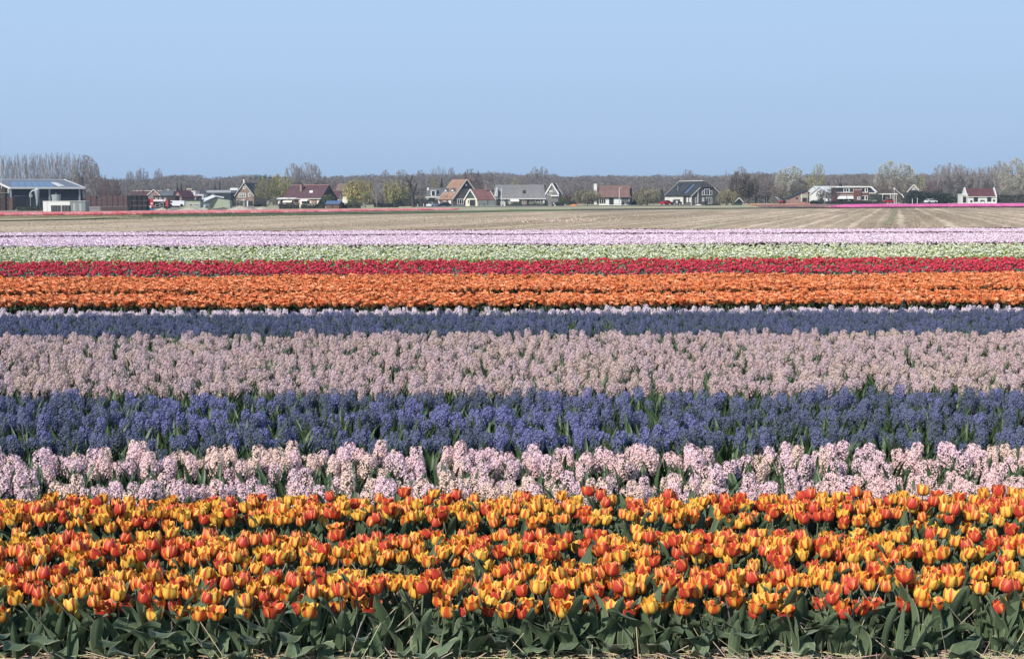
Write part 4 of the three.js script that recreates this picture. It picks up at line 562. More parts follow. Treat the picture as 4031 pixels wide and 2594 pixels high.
post('flag_pole', 'thick white pole standing before the grey thatched house', 'pole', zF, 430, 510, 1060, 440, 0.13, mat.white, (g, H) => part('cap', cyl(0.15, 0.05, 0.2, 0, H, 0, 8), mat.white, g));
for (const [x, l] of [[420, 'left'], [525, 'right']]) { const p = at(zF, x, 1085, 442), g = thing('gate_pillar', `pale brick gate pillar, the ${l} one of two below the white pole`, 'gate pillar', p, 'gate pillars'); part('shaft', box(0.5, 1.8, 0.5, 0, -0.3, 0), l === 'left' ? mat.pinkBrick : mat.offwhite, g); part('cap', box(0.6, 0.1, 0.6, 0, 1.5, 0), mat.pale, g); }
{ // brown-roofed house with the white chimney
  const h = new House({ name: 'brown_roofed_house', label: 'white-walled house with a wide brown tiled roof and white chimney at its left end', x: 2419, y: 807, z: 510, W: 9, L: 10.6, eave: 3.0, ridge: 6.75, yaw: 90 - 8, wall: mat.white, roof: mat.brownTile, gutter: mat.blackWood, gutterH: 0.3, barge: mat.darkWood, over: 0.5, gableTop: [0, mat.blackWood] });
  h.chimney(zJ, 470, 630, 516, 945, mat.white, -0.6, 0.9); h.win('side', zJ, 540, 855, 640, 935, { cols: 3 }); h.panel('porch', 'side', zJ, 690, 835, 757, 945, mat.blackWood, 0.1); h.panel('plaster', 'side', zJ, 762, 850, 850, 935, mat.white, 0.12); h.win('side', zJ, 868, 845, 985, 940, { cols: 4 }); h.panel('gable_cladding', 'gable', zJ, 1000, 700, 1060, 950, mat.blackWood, 0.08);
  const p = spot(...zJ(1090, 952), 520), a = thing('lean_to', 'black wooden lean-to at the right end of the brown-roofed house', 'shed', p); part('wall', prism([[-2.6, -0.5], [1.8, -0.5], [1.8, 2.9], [-2.6, 4.6]], -5, 0), mat.blackWood, a); part('roof', slab([V(-2.7, 4.75, 0.3), V(2.1, 2.95, 0.3), V(2.1, 2.95, -5.2), V(-2.7, 4.75, -5.2)], 0.15), mat.darkTile, a); part('door', box(1.2, 2, 0.06, -0.3, 0, 0.035), mat.darkWood, a);
}
post('street_lamp', 'pale street lamp with a short arm in front of the brown-roofed house', 'street lamp', zJ, 843, 700, 958, 430, 0.11, mat.pale, (g, H) => { part('arm', new THREE.TubeGeometry(new THREE.CatmullRomCurve3([V(0, H - 0.3, 0), V(0.1, H + 0.1, 0), V(0.6, H + 0.25, 0)]), 8, 0.07, 6), mat.pale, g); part('lamp_head', box(0.55, 0.12, 0.2, 0.75, H + 0.2, 0), mat.metal, g); });
{ // dark farmhouse
  const h = new House({ name: 'dark_farmhouse', label: 'big dark farmhouse with half-hipped roof, roof lights and white-framed gable windows', x: 2782.5, y: 804, z: 480, W: 12.2, L: 13.2, eave: 3.2, ridge: 7.6, yaw: 34, anchor: 'gable', wall: mat.darkBrick, roof: mat.darkTile, hip: 5.45, hipDepth: 1.9, hipMat: mat.darkRoof, ridgeMat: mat.pale, barge: mat.pale, bargeH: 0.28, over: 0.4, gutter: mat.slate });
  h.win('gable', zG, 1455, 565, 1535, 710, { t: 0.2 }); h.win('gable', zG, 1535, 505, 1715, 710, { cols: 2, t: 0.2 }); h.win('gable', zG, 1715, 565, 1805, 710, { t: 0.2 }); h.win('gable', zG, 1600, 770, 1805, 980, { cols: 3, t: 0.2 }); h.win('gable', zG, 1225, 775, 1290, 960, { t: 0.14 }); h.win('gable', zG, 1460, 780, 1530, 910, { t: 0.2, pane: mat.offwhite }); h.win('gable', zG, 1930, 770, 1990, 930, { t: 0.08, frame: mat.greyWall }); h.panel('post', 'gable', zG, 1300, 565, 1328, 950, mat.pale, 0.15); h.panel('trim', 'gable', zG, 1330, 745, 1930, 757, mat.greyWall, 0.06);
  h.roofPoly('roof_light', zG, [[920, 650], [985, 650], [1270, 375], [1225, 375]], mat.solar, 0.1); h.roofPoly('roof_strip', zG, [[660, 505], [700, 495], [985, 335], [935, 335]], mat.black, 0.08); h.roofPoly('roof_strip', zG, [[830, 650], [900, 650], [1210, 375], [1170, 375]], mat.black, 0.06);
  h.panel('brickwork', 'side', zG, 390, 740, 890, 990, mat.offwhite, 0.05); h.win('side', zG, 980, 780, 1020, 920, { pane: mat.offwhite }); h.win('side', zG, 1055, 780, 1095, 920, { pane: mat.offwhite }); h.win('side', zG, 570, 765, 640, 840, {}); h.panel('downpipe', 'side', zG, 900, 690, 945, 960, mat.blackWood, 0.15); part('vent_pipe', cyl(0.12, 0.1, 1.5, -4.2, 4.5, -2.8, 8), mat.metal, h.g);
  const b = part(numbered('white_flowering_mat'), uvm(grid(28, 10, (u, v) => { const a = u * Math.PI, n = 0.7 + 0.6 * g16(Math.cos(a) * 2.3 + 5, Math.sin(a) * 2 + v * 5); return V(Math.cos(a) * (1 - v) * 2.2, 0.75 * Math.sqrt(v) * n - 0.1, Math.sin(a) * (1 - v) * 1.2); })), M(0.75, 0.76, 0.6, { map: patchTex })); b.position.copy(at(zG, 1350, 1065, 440)); tag(b, 'bright creamy white mound of blossom before the dark farmhouse', 'flowering mound');
}
{ // small shelter and lean-to barn
  const h = new House({ name: 'small_shelter', label: 'tiny dark shelter with white gable boards under the dark tree', category: 'shelter', x: 2909, y: 806, z: 460, W: 2.3, L: 3, eave: 1.2, ridge: 2.2, yaw: 14, anchor: 'gable', wall: mat.greenWood, roof: mat.greyTile, barge: mat.white, bargeH: 0.25 }); h.panel('opening', 'gable', Z(2560, 560, 3.86), 1335, 880, 1390, 930, mat.black, 0.04);
  const z = 500, p = spot(...zK(330, 905), z), a = thing('lean_to_barn', 'pinkish barn with a single sloping dark roof left of the white barn', 'barn', p), X = (x) => (x - 330) / 3.86 * z / F, H = (y) => (905 - y) / 3.86 * z / F;
  part('wall', prism([[X(200), -0.5], [X(470), -0.5], [X(470), H(735)], [X(200), H(845)]], -7, 0), mat.pinkBrick, a); part('roof', slab([V(X(180), H(850), 0.4), V(X(475), H(728), 0.4), V(X(475), H(728), -7), V(X(180), H(850), -7)].reverse(), 0.2), mat.slate, a); part('doorway', box(X(450) - X(390), H(845), 0.05, (X(390) + X(450)) / 2, 0, 0.03), mat.black, a); part('wall_panel', box(X(470) - X(355), H(790) - H(845), 0.05, (X(355) + X(470)) / 2, H(845), 0.03), mat.sage, a); windowOn(a, X(285), H(865), X(320) - X(285), H(840) - H(865), new THREE.Matrix4(), { frame: mat.darkWood }); part('post', box(0.3, H(780), 0.1, X(372), 0, 0.06), mat.pale, a);
}
{ // white barn and two-storey brick house
  const b = new House({ name: 'white_barn', label: 'long bright white barn with a white metal roof behind the brick house', category: 'barn', x: 3201, y: 798, z: 500, W: 9, L: 20.5, eave: 3.45, ridge: 5.6, yaw: 90 + 24, anchor: 'back', wall: mat.white, roof: mat.white, over: 0.2, rake: 0.15, barge: mat.steel, bargeH: 0.16 });
  const c = new House({ name: 'white_side_barn', label: 'lower white gabled barn in front of the long white one', category: 'barn', x: 3226, y: 798, z: 488, W: 5.6, L: 8, eave: 2.9, ridge: 5.1, yaw: -8, anchor: 'gable', wall: mat.white, roof: mat.white, over: 0.15, rake: 0.15, barge: mat.steel, bargeH: 0.14 }); c.panel('door', 'gable', zH, 400, 540, 470, 650, mat.metal);
  const z = 470, k = z / F, p = at(zH, 1170, 665, z), g = thing('flat_roofed_brick_house', 'two-storey dark red brick house with a flat white-edged roof', 'house', p), X = (x) => (x - 1170) / 5.98 * k, H = (y) => (665 - y) / 5.98 * k, I = new THREE.Matrix4();
  part('wall', box(X(1545) - X(790), H(290) + 0.5, 7, (X(790) + X(1545)) / 2, -0.5, -3.5), mat.redBrick, g); part('roof_edge', box(X(1600) - X(720), H(262) - H(292), 7.8, (X(720) + X(1600)) / 2, H(292), -3.4), mat.white, g); part('bay', box(X(1370) - X(1210), H(345) + 0.5, 0.7, (X(1210) + X(1370)) / 2, -0.5, 0.35), mat.redBrick, g); part('bay_top', box(X(1372) - X(1208), 0.14, 0.76, (X(1210) + X(1370)) / 2, H(345), 0.37), mat.pale, g);
  const w = (x0, y0, x1, y1, o) => windowOn(g, X(x0), H(y1), X(x1) - X(x0), H(y0) - H(y1), o?.m ?? I, o ?? {});
  w(812, 305, 962, 405, { frame: mat.darkWood, t: 0.08 }); w(965, 305, 1100, 405, { cols: 2, rows: 1, t: 0.2 }); w(1103, 305, 1200, 405, { t: 0.1 }); w(1380, 305, 1470, 405, { t: 0.1 }); w(1473, 305, 1537, 405, { t: 0.2 }); w(812, 490, 965, 650, { cols: 2, t: 0.08, frame: mat.darkWood }); w(968, 490, 1200, 640, { cols: 2 }); w(1380, 480, 1470, 590, { t: 0.12 }); w(1473, 480, 1537, 590, { t: 0.18 });
  part('sill_band', box(X(1205) - X(808), H(395) - H(412), 0.14, (X(808) + X(1205)) / 2, H(414), 0.074), mat.pale, g); part('sill_band', box(X(1540) - X(1375), H(395) - H(412), 0.14, (X(1375) + X(1540)) / 2, H(414), 0.074), mat.pale, g); part('sill_band', box(X(1205) - X(808), 0.2, 0.14, (X(808) + X(1205)) / 2, H(478), 0.074), mat.pale, g);
  part('awning', slab([V(X(812), H(555), 1.0), V(X(1030), H(555), 1.0), V(X(1030), H(490), 0.12), V(X(812), H(490), 0.12)], 0.04), mat.white, g); part('awning', slab([V(X(1045), H(555), 1.0), V(X(1195), H(555), 1.0), V(X(1195), H(490), 0.12), V(X(1045), H(490), 0.12)], 0.04), mat.white, g);
  w(1280, 508, 1352, 575, { t: 0.22, m: new THREE.Matrix4().setPosition(0, 0, 0.7) }); part('chimney', box(X(980) - X(915), H(200) - H(262), 0.8, (X(915) + X(980)) / 2, H(262), -3), mat.blackWood, g);
  part('side_roof', slab([V(X(1545), H(388), 0.6), V(X(1690), H(388), 0.6), V(X(1610), H(270), -2.4), V(X(1545), H(270), -2.4)], 0.2), mat.darkTile, g); part('roof_trim', slab([V(X(1690), H(395), 0.7), V(X(1760), H(395), 0.4), V(X(1670), H(262), -2.4), V(X(1610), H(262), -2.4)], 0.2), mat.white, g); part('side_wall', box(X(1690) - X(1548), H(390) + 0.4, 4, (X(1548) + X(1690)) / 2, -0.4, -2.2), mat.darkBrick, g); part('side_fascia', box(X(1720) - X(1550), 0.35, 0.2, (X(1550) + X(1720)) / 2, H(435), 0.7), mat.pale, g);
  const cp = thing('carport', 'open carport with a white flat roof edge right of the brick house', 'carport', at(zH, 2050, 665, z)), C = (x) => (x - 2050) / 5.98 * k; part('roof', box(C(2240) - C(1870), 0.35, 4.5, C(2055), H(455), -2.2), mat.white, cp); for (const x of [1890, 2075, 2140, 2220]) part('post', box(0.16, H(455) + 0.2, 0.16, C(x), -0.2, x < 2100 ? 0 : -0.3), mat.pale, cp); part('back_wall', box(C(2060) - C(1880), H(455), 0.15, C(1970), 0, -4), mat.darkBrick, cp); part('panel', box(0.7, 1.4, 0.08, C(2050), 0.9, -3.6), mat.offwhite, cp);
}
post('street_lamp', 'grey street lamp post standing before the white barn', 'street lamp', zH, 535, 300, 675, 440, 0.12, mat.metal, (g, H) => { part('arm', box(0.9, 0.08, 0.08, 0.1, H - 0.05, 0), mat.metal, g); part('lamp_head', box(0.5, 0.14, 0.25, 0.6, H - 0.1, 0), mat.metal, g); });
{ const g = post('leaning_boom', 'long pale pole leaning from a round white head down to the right', 'pole', zH, 2165, 330, 670, 455, 0.09, mat.pale, (o, H) => { part('head', new THREE.SphereGeometry(0.32, 14, 10).translate(0, H + 0.1, 0), mat.white, o); part('boom', bar(V(0.1, H + 0.1, 0), V(2.9, H - 2.3, 0), 0.14), mat.offwhite, o); part('boom_end', bar(V(2.2, H - 1.5, 0.05), V(2.95, H - 2.6, 0.05), 0.26), mat.white, o); }); }
{ // gable over the conifers, white cottage
  const h = new House({ name: 'hidden_gable_house', label: 'white-boarded gable peeping over the dark conifers', x: 3598, y: 797, z: 520, W: 3.8, L: 8, eave: 4.1, ridge: 6.3, yaw: -18, anchor: 'gable', wall: mat.blackWood, gableTop: [4.2, mat.greyWall], roof: mat.darkTile, barge: mat.pale, bargeH: 0.32 }); h.win('gable', zI, 705, 690, 740, 725, { cols: 2 });
  const c = new House({ name: 'white_cottage', label: 'small white cottage with a dark red tiled roof between white end gables', x: 3866, y: 798.5, z: 480, W: 6.4, L: 9.2, eave: 2.35, ridge: 4.75, yaw: 90 - 3, wall: mat.white, roof: mat.wineTile, gutter: mat.white, gutterH: 0.16, over: 0.3, rake: -0.2 });
  for (const s of [-1, 1]) part('gable_parapet', prism([[-3.5, -0.5], [3.5, -0.5], [3.5, 2.3], [0.25, 5.05], [-0.25, 5.05], [-3.5, 2.3]], s * 4.72 - 0.14, s * 4.72 + 0.14), mat.white, c.g);
  for (const x of [1640, 1840]) c.win('side', zI, x, 832, x + 62, 903, { cols: 2, frame: mat.darkWood, t: 0.1 }); c.win('side', zI, 1590, 880, 1620, 912, { frame: mat.darkWood, t: 0.08 }); c.win('side', zI, 1928, 872, 1958, 902, { frame: mat.darkWood, t: 0.08 });
  const z = 480, p = spot(...zI(1502, 920), z), a = thing('white_porch', 'flat-roofed white porch with a dark glazed door at the left of the white cottage', 'porch', p); part('wall', box(2.0, 2.95, 4, 0, -0.3, -2.3), mat.white, a); part('roof', box(2.2, 0.25, 4.2, 0, 2.65, -2.3), mat.white, a); windowOn(a, -0.55, 0.05, 1.2, 1.95, new THREE.Matrix4().setPosition(0, 0, -0.3), { cols: 2, frame: mat.darkWood }); part('cornice', box(2.3, 0.12, 0.2, 0, 2.3, -0.2), mat.offwhite, a);
  const b = thing('garden_bench', 'dark garden bench against the white cottage wall', 'bench', spot(...zI(1775, 921), z - 4)); part('seat', box(1.5, 0.06, 0.5, 0, 0.42, 0), mat.greenWood, b); part('backrest', box(1.4, 0.45, 0.05, 0, 0.5, -0.24), mat.greenWood, b); for (const x of [-0.65, 0.65]) part('leg', box(0.07, 0.42, 0.45, x, 0, 0), mat.greenWood, b);
}
// cars
function car(label, px, py, z, yaw, paint, s = 1, kind = 'hatch') {
  const g = thing('parked_car', label, 'car', spot(px, py, z)); g.rotation.y = yaw * D2R; g.scale.setScalar(s);
  const cab = kind === 'suv' ? [[-1.95, 0.95], [-1.8, 1.6], [0.4, 1.65], [1.0, 1.0]] : [[-1.75, 0.88], [-1.35, 1.4], [0.25, 1.46], [1.05, 0.92]];
  part('body', prism([[-2.05, 0.28], [2.0, 0.28], [2.1, 0.6], [1.95, 0.82], [1.05, 0.95], [-1.8, 0.97], [-2.1, 0.75]], -0.87, 0.87), paint, g); part('roof', prism(cab.map(([x, y]) => [x * 0.97, y - 0.02]), -0.7, 0.7), paint, g);
  for (const sd of [-1, 1]) part('window', prism([[cab[0][0] + 0.2, 1.0], [cab[1][0] + 0.08, cab[1][1] - 0.12], [cab[2][0] - 0.05, cab[2][1] - 0.12], [cab[3][0] - 0.15, 1.0]], sd > 0 ? 0.7 : -0.74, sd > 0 ? 0.74 : -0.7), mat.glass, g);
  part('windscreen', bar(V(cab[2][0] + 0.1, cab[2][1] - 0.08, 0), V(cab[3][0] - 0.02, 1.0, 0), 1.2, 0.05), mat.glass, g); part('rear_window', bar(V(cab[1][0] - 0.06, cab[1][1] - 0.1, 0), V(cab[0][0] - 0.02, 1.05, 0), 1.2, 0.05), mat.glass, g);
  for (const x of [-1.3, 1.3]) for (const sd of [-0.8, 0.8]) part('wheel', cyl(0.33, 0.33, 0.22, 0, -0.11, 0, 16).rotateX(Math.PI / 2).translate(x, 0.33, sd), mat.tyre, g);
  for (const sd of [-0.65, 0.65]) { part('headlight', box(0.06, 0.14, 0.3, 2.06, 0.62, sd), mat.offwhite, g); part('tail_light', box(0.06, 0.2, 0.2, -2.08, 0.7, sd), mat.red, g); }
  return g;
}
car('white hatchback parked left of the black car before the white house', ...zE(300, 1075), 455, 250, mat.carWhite);
car('black car parked before the orange-roofed house', ...zE(690, 1072), 452, 205, mat.carBlack); 
car('small red car half hidden between the white and the black car', ...zE(478, 1065), 462, 265, mat.carRed, 0.8);
car('bright red car parked left of the dark farmhouse', ...zG(365, 1012), 445, 40, mat.carRed);
car('dark blue grey off-roader with a white spare wheel cover beside the bright red car', ...zG(690, 1005), 446, 65, mat.carDark, 1, 'suv');
car('dark red car standing under the white-edged carport', ...zH(2010, 662), 462, 200, mat.carRed);
car('small white car parked before the dark conifers', ...zI(985, 926), 455, 25, mat.carWhite, 0.95);
{ const g = thing('spare_wheel_cover', 'round white cover on the rear of the dark off-roader', 'wheel cover', at(zG, 682, 955, 443)); part('cover', cyl(0.36, 0.3, 0.14, 0, 0, 0, 16).rotateX(Math.PI / 2).translate(0, 0.35, 0), mat.offwhite, g); }
{ const g = thing('orange_boat', 'upturned orange boat lying on the grass before the garden bushes', 'boat', spot(...zJ(152, 980), 440)); part('hull', uvm(new THREE.SphereGeometry(1, 20, 10, 0, 6.2832, 0, Math.PI / 2).scale(1.3, 0.75, 0.6)), mat.orange, g); part('rim', box(2.3, 0.08, 0.9, 0, 0, 0), mat.cream, g); }
const POSTS = [['white bollard left of the white hatchback', zE, 58, 985, 1070], ['white bollard left of the first bollard by the dark hedge', zE, -125, 985, 1070], ['slim pale post beside the bright red car', zG, 512, 860, 1005], ['pale post near the small shelter on its left', zG, 2315, 900, 1065], ['white corner post before the dark farmhouse gable', zG, 1132, 730, 1010], ['small white garden post before the conifers', zI, 705, 862, 926], ['second white garden post right of the first before the conifers', zI, 780, 850, 926]];
for (const [l, q, x, y0, y1] of POSTS) post('garden_post', l, 'post', q, x, y0, y1, 450, 0.1, mat.white, (g, H) => part('cap', cyl(0.16, 0.06, 0.12, 0, H, 0, 8), mat.pale, g));
{ const g = thing('white_barrow', 'white wheelbarrow-like garden cart on the lawn right of the grey thatched house', 'garden cart', at(zF, 2090, 1055, 445)); part('bin', uvm(new THREE.CylinderGeometry(0.35, 0.22, 0.6, 4).rotateZ(0.5).translate(-0.1, 0.85, 0)), mat.white, g); part('wheel', cyl(0.25, 0.25, 0.12, 0, -0.06, 0, 14).rotateX(Math.PI / 2).translate(0.25, 0.25, 0), mat.pale, g); part('handle', bar(V(0.25, 0.25, 0), V(-0.4, 0.9, 0), 0.06), mat.metal, g); }
{ const g = thing('picnic_table', 'dark picnic table on the terrace beside the annex', 'table', at(zE, 1895, 1045, 460)); part('table_top', box(2.0, 0.08, 0.8, 0, 0.74, 0), mat.blackWood, g); for (const s of [-1, 1]) { part('bench', box(2.0, 0.06, 0.28, 0, 0.44, s * 0.75), mat.blackWood, g); part('leg', box(0.1, 0.74, 1.4, s * 0.8, 0, 0), mat.blackWood, g); } }
{ const g = thing('tractor', 'small red tractor on the green strip left of the lean-to barn', 'tractor', spot(...zK(85, 935), 430)); part('body', box(1.3, 0.5, 0.6, -0.2, 0.5, 0), mat.carRed, g); part('cab', box(0.6, 0.7, 0.6, 0.35, 0.9, 0), mat.glass, g); for (const [x, r] of [[0.45, 0.5], [-0.6, 0.33]]) for (const s of [-0.45, 0.45]) part('wheel', cyl(r, r, 0.22, 0, -0.11, 0, 14).rotateX(Math.PI / 2).translate(x, r, s), mat.tyre, g); }
{ const p = spot(...Z(2560, 560, 3.86)(1890, 905), 480), o = part(numbered('hoop_tunnel'), uvm(new THREE.CylinderGeometry(1.6, 1.6, 4, 16, 1, true, 0, Math.PI).rotateZ(Math.PI / 2).rotateY(1.2).rotateX(0)), M(0.5, 0.53, 0.46)); o.position.copy(p); o.rotation.set(-Math.PI / 2 * 0, 0, 0); tag(o, 'pale rounded garden tunnel on the green strip under the blossom tree', 'garden tunnel'); }

// ---------------------------------------------------------------- trees and bushes
function treeGeo(seed, o) {   // a bare tree one high and one wide: [wood, twigs, twig ends]; limbs reach for a domed outline
  const r = rng(seed), W = new Build(), T = new Build(), tips = [], C = V(0, o.cy, 0), R = V(0.5, 1 - o.cy, 0.5), low = o.cy - o.low;
  const rnd = () => V(r() - 0.5, r() - 0.5, r() - 0.5), size = (p) => { const d = p.clone().sub(C); return Math.hypot(d.x / R.x, d.y / (d.y > 0 ? R.y : low), d.z / R.z); };
  const keep = (p, m = 1) => { const q = size(p); return q > m ? p.sub(C).multiplyScalar(m / q).add(C) : p; };
  function tube(a, b, ra, rb, n, B) {
    const d = b.clone().sub(a).normalize(), u = (Math.abs(d.y) > 0.9 ? V(1, 0, 0) : V(0, 1, 0)).cross(d).normalize(), v = d.clone().cross(u);
    if (n === 2) { const w = rnd().cross(d).normalize(); B.quad(a.clone().addScaledVector(w, -ra), a.clone().addScaledVector(w, ra), b.clone().addScaledVector(w, rb), b.clone().addScaledVector(w, -rb)); return; }
    const ring = (c, q) => Array.from({ length: n }, (_, i) => c.clone().addScaledVector(u, Math.cos(i / n * 6.283) * q).addScaledVector(v, Math.sin(i / n * 6.283) * q)), A = ring(a, ra), E = ring(b, rb);
    for (let i = 0; i < n; i++) { const j = (i + 1) % n; B.quad(A[i], A[j], E[j], E[i]); }
  }
  function path(a, c, b, segs, ra, rb, n, B, wob) {
    const pts = [a.clone()]; for (let i = 1; i <= segs; i++) { const t = i / segs, p = a.clone().multiplyScalar((1 - t) * (1 - t)).addScaledVector(c, 2 * t * (1 - t)).addScaledVector(b, t * t); if (i < segs) p.addScaledVector(rnd(), wob); pts.push(p); }
    for (let i = 0; i < segs; i++) tube(pts[i], pts[i + 1], lerp(ra, rb, i / segs), lerp(ra, rb, (i + 1) / segs), n, B);
    return (t) => { const q = clamp(t, 0, 0.999) * segs, i = Math.floor(q); return pts[i].clone().lerp(pts[i + 1], q - i); };
  }
  const boleTop = V((r() - 0.5) * 0.04, o.bole, (r() - 0.5) * 0.04), trunk = path(V(0, -0.02, 0), V((r() - 0.5) * 0.05, o.bole * 0.5, 0), boleTop, 5, o.rad, o.rad * 0.5, 6, W, 0.008);
  for (let i = 0; i < o.limbs; i++) {
    const f = (i + 0.5) / o.limbs, th = Math.acos(lerp(1, o.cosMax, f)), ph = i * 2.4 + r(), D = V(Math.sin(th) * Math.cos(ph) * R.x, Math.cos(th) * (Math.cos(th) > 0 ? R.y : low), Math.sin(th) * Math.sin(ph) * R.z).multiplyScalar(0.8 + 0.15 * r()).add(C);
    const y0 = o.steep ? clamp((D.y - o.steep * (0.7 + 0.6 * r())) / o.bole, 0.08, 0.98) : lerp(o.from, 1, r()), S = trunk(y0), mid = V(lerp(S.x, D.x, o.bend), lerp(S.y, D.y, 0.6), lerp(S.z, D.z, o.bend)).addScaledVector(rnd(), 0.06), rl = o.rad * (0.32 + 0.2 * r()), limb = path(S, mid, D, 5, rl, 0.0032, 4, W, 0.03);
    for (let j = 0; j < o.subs; j++) {
      const t = 0.3 + 0.7 * (j + r()) / o.subs, P = limb(t), out = P.clone().sub(C).multiply(V(1, 0.7, 1)).normalize(), dir = rnd().multiplyScalar(1.7).addScaledVector(out, 0.6).addScaledVector(Y, o.rise), L = o.subLen * (0.6 + 0.8 * r()), E = keep(P.clone().addScaledVector(dir.normalize(), L).multiply(V(1, 1, 1))), sub = path(P, P.clone().lerp(E, 0.5).addScaledVector(rnd(), L * 0.3), E, 3, 0.0036, 0.0022, 3, T, L * 0.12);
      for (let k = 0; k < o.twigs; k++) {
        const p = sub(0.2 + 0.8 * r()), d = E.clone().sub(P).normalize().multiplyScalar(0.7).add(rnd().multiplyScalar(1.5)).addScaledVector(Y, o.twigRise).normalize(), l = o.twigLen * (0.5 + r()), e = o.droop ? p.clone().addScaledVector(d, l) : keep(p.clone().addScaledVector(d, l), 1.02), m = p.clone().lerp(e, 0.5).addScaledVector(rnd(), l * 0.25);
        if (e.y < 0.04) e.y = 0.04; tube(p, m, o.thin, o.thin * 0.85, 2, T); tube(m, e, o.thin * 0.85, o.thin * 0.5, 2, T); tips.push(e); if (o.droop) tips.push(m);
      }
    }
  }
  return { wood: W.geo(), twig: T.geo(), tips };
}
const base = { bend: 0.7, rise: 0.35, twigRise: 0.25, subLen: 0.2, twigLen: 0.085, thin: 0.005 };
const POP = { ...base, bole: 0.9, cy: 0.5, low: 0.06, rad: 0.016, limbs: 34, cosMax: -0.85, steep: 0.34, bend: 0.75, rise: 1.3, subs: 7, twigs: 5, subLen: 0.13, twigLen: 0.07, twigRise: 0.9, thin: 0.0034 };
const RND = { ...base, bole: 0.36, cy: 0.55, low: 0.22, rad: 0.024, limbs: 18, cosMax: -0.7, from: 0.6, subs: 10, twigs: 10 };
const FAN = { ...base, bole: 0.3, cy: 0.6, low: 0.2, rad: 0.026, limbs: 18, cosMax: -0.25, from: 0.55, subs: 10, twigs: 10, rise: 0.6, bend: 0.5 };
const DWN = { ...base, bole: 0.4, cy: 0.6, low: 0.25, rad: 0.03, limbs: 16, cosMax: -0.2, from: 0.6, subs: 9, twigs: 10, droop: true, rise: 0.2, twigRise: -2.2, twigLen: 0.26 };
const WD = { ...base, bole: 0.45, cy: 0.5, low: 0.36, rad: 0.022, limbs: 16, cosMax: -0.9, from: 0.3, subs: 8, twigs: 9, thin: 0.0044, twigLen: 0.1 };
const treeKinds = { poplar: [1, 2, 3].map((i) => treeGeo(1000 + i, POP)), round: [1, 2, 3].map((i) => treeGeo(1010 + i, RND)), fan: [1, 2, 3].map((i) => treeGeo(1020 + i, FAN)), weep: [1, 2].map((i) => treeGeo(1030 + i, DWN)) };
function leafCloud(seed, points, per, s, spread) {
  const r = rng(seed), b = new Build();
  for (const t of points) for (let i = 0; i < per; i++) { const c = t.clone().add(V((r() - 0.5) * spread, (r() - 0.5) * spread * 0.7, (r() - 0.5) * spread)), u = V(r() - 0.5, r() - 0.5, r() - 0.5).normalize().multiplyScalar(s * (0.6 + 0.8 * r())), v = V(r() - 0.5, r() - 0.5, r() - 0.5).cross(u).normalize().multiplyScalar(s * (0.4 + 0.4 * r())); b.tri(c.clone().sub(u), c.clone().add(v), c.clone().add(u)); if (r() < 0.6) b.tri(c.clone().sub(u), c.clone().add(u), c.clone().sub(v)); }
  return b.geo();
}
const leafy = (r, g, b) => M(r, g, b, { roughness: 0.8 });
const foliage = { pale: leafy(0.5, 0.5, 0.37), olive: leafy(0.2, 0.21, 0.09), yellow: leafy(0.55, 0.47, 0.13), lime: leafy(0.42, 0.41, 0.14), dark: leafy(0.028, 0.042, 0.028), pine: leafy(0.03, 0.045, 0.034), grey: leafy(0.2, 0.19, 0.13), brown: leafy(0.14, 0.12, 0.085), maroon: leafy(0.14, 0.06, 0.06), hedge: leafy(0.075, 0.085, 0.06), green: leafy(0.1, 0.13, 0.05), gold: leafy(0.36, 0.34, 0.17) };
const leafGeos = new Map();
let turnNo = 0;
function tree(label, kind, n, px, top, base, wpx, z, bark, twig, leaf, { per = 1, s = 0.012, spread = 0.04, group, name } = {}) {
  const t = treeKinds[kind][n], a = spot(px, base, z), k = z / F, g = thing(name ?? { poplar: 'poplar_tree', round: 'bare_tree', fan: 'bare_tree', weep: 'willow_tree' }[kind], label, 'tree', a, group);
  const h = (base - top) * k, w = wpx * k; g.scale.set(w, h, w); g.rotation.y = turnNo++ * 2.4;
  part('trunk', t.wood, bark, g); const c = part('crown', t.twig, twig, g);
  if (leaf) { const key = [kind, n, per, s, spread].join(); if (!leafGeos.has(key)) leafGeos.set(key, leafCloud(1100 + leafGeos.size, t.tips, per, s, spread)); part('foliage', leafGeos.get(key), leaf, c); }
  return g;
}
{ // the row of poplars behind the barn
  const P = [[-18, 612], [8, 613], [33, 608], [57, 612], [82, 606], [108, 607], [132, 602], [157, 606], [181, 601], [206, 603], [231, 600], [256, 601], [281, 600], [308, 609]];
  P.forEach(([x, y], i) => tree(`${nth(i + 1)} slender bare poplar from the left in the row behind the barn`, 'poplar', i % 3, x, y, 812, 60 + 12 * (i % 3), 600 + (i % 4) * 9, mat.barkGrey, mat.twigGrey, null, { group: 'poplars behind the barn' }));
  tree('broad bare tree at the right end of the poplar row', 'fan', 0, 338, 612, 812, 110, 610, mat.barkGrey, mat.twigGrey); tree('bare rounded tree leaning out at the end of the poplar row', 'fan', 1, 362, 640, 812, 66, 600, mat.barkGrey, mat.twigGrey);
}
const B = mat.barkGrey, N = mat.bark;
tree('reddish bare tree right of the poplar row', 'round', 0, 438, 700, 812, 80, 500, N, mat.twigRed); tree('brown bare tree beside the reddish one over the crate wall', 'round', 1, 400, 686, 812, 70, 560, N, mat.twigBrown); tree('low bare tree above the dark crates', 'round', 2, 545, 740, 812, 70, 480, N, mat.twigBrown);
tree('pale bare trees standing out of the far wood, left one', 'fan', 2, 512, 672, 800, 38, 850, B, mat.twigGrey); tree('taller pale bare tree rising from the far wood at left', 'fan', 0, 560, 662, 800, 60, 850, B, mat.twigGrey); tree('lone pale bare tree with a round top on the far wood', 'fan', 1, 624, 664, 800, 40, 850, B, mat.twigGrey);
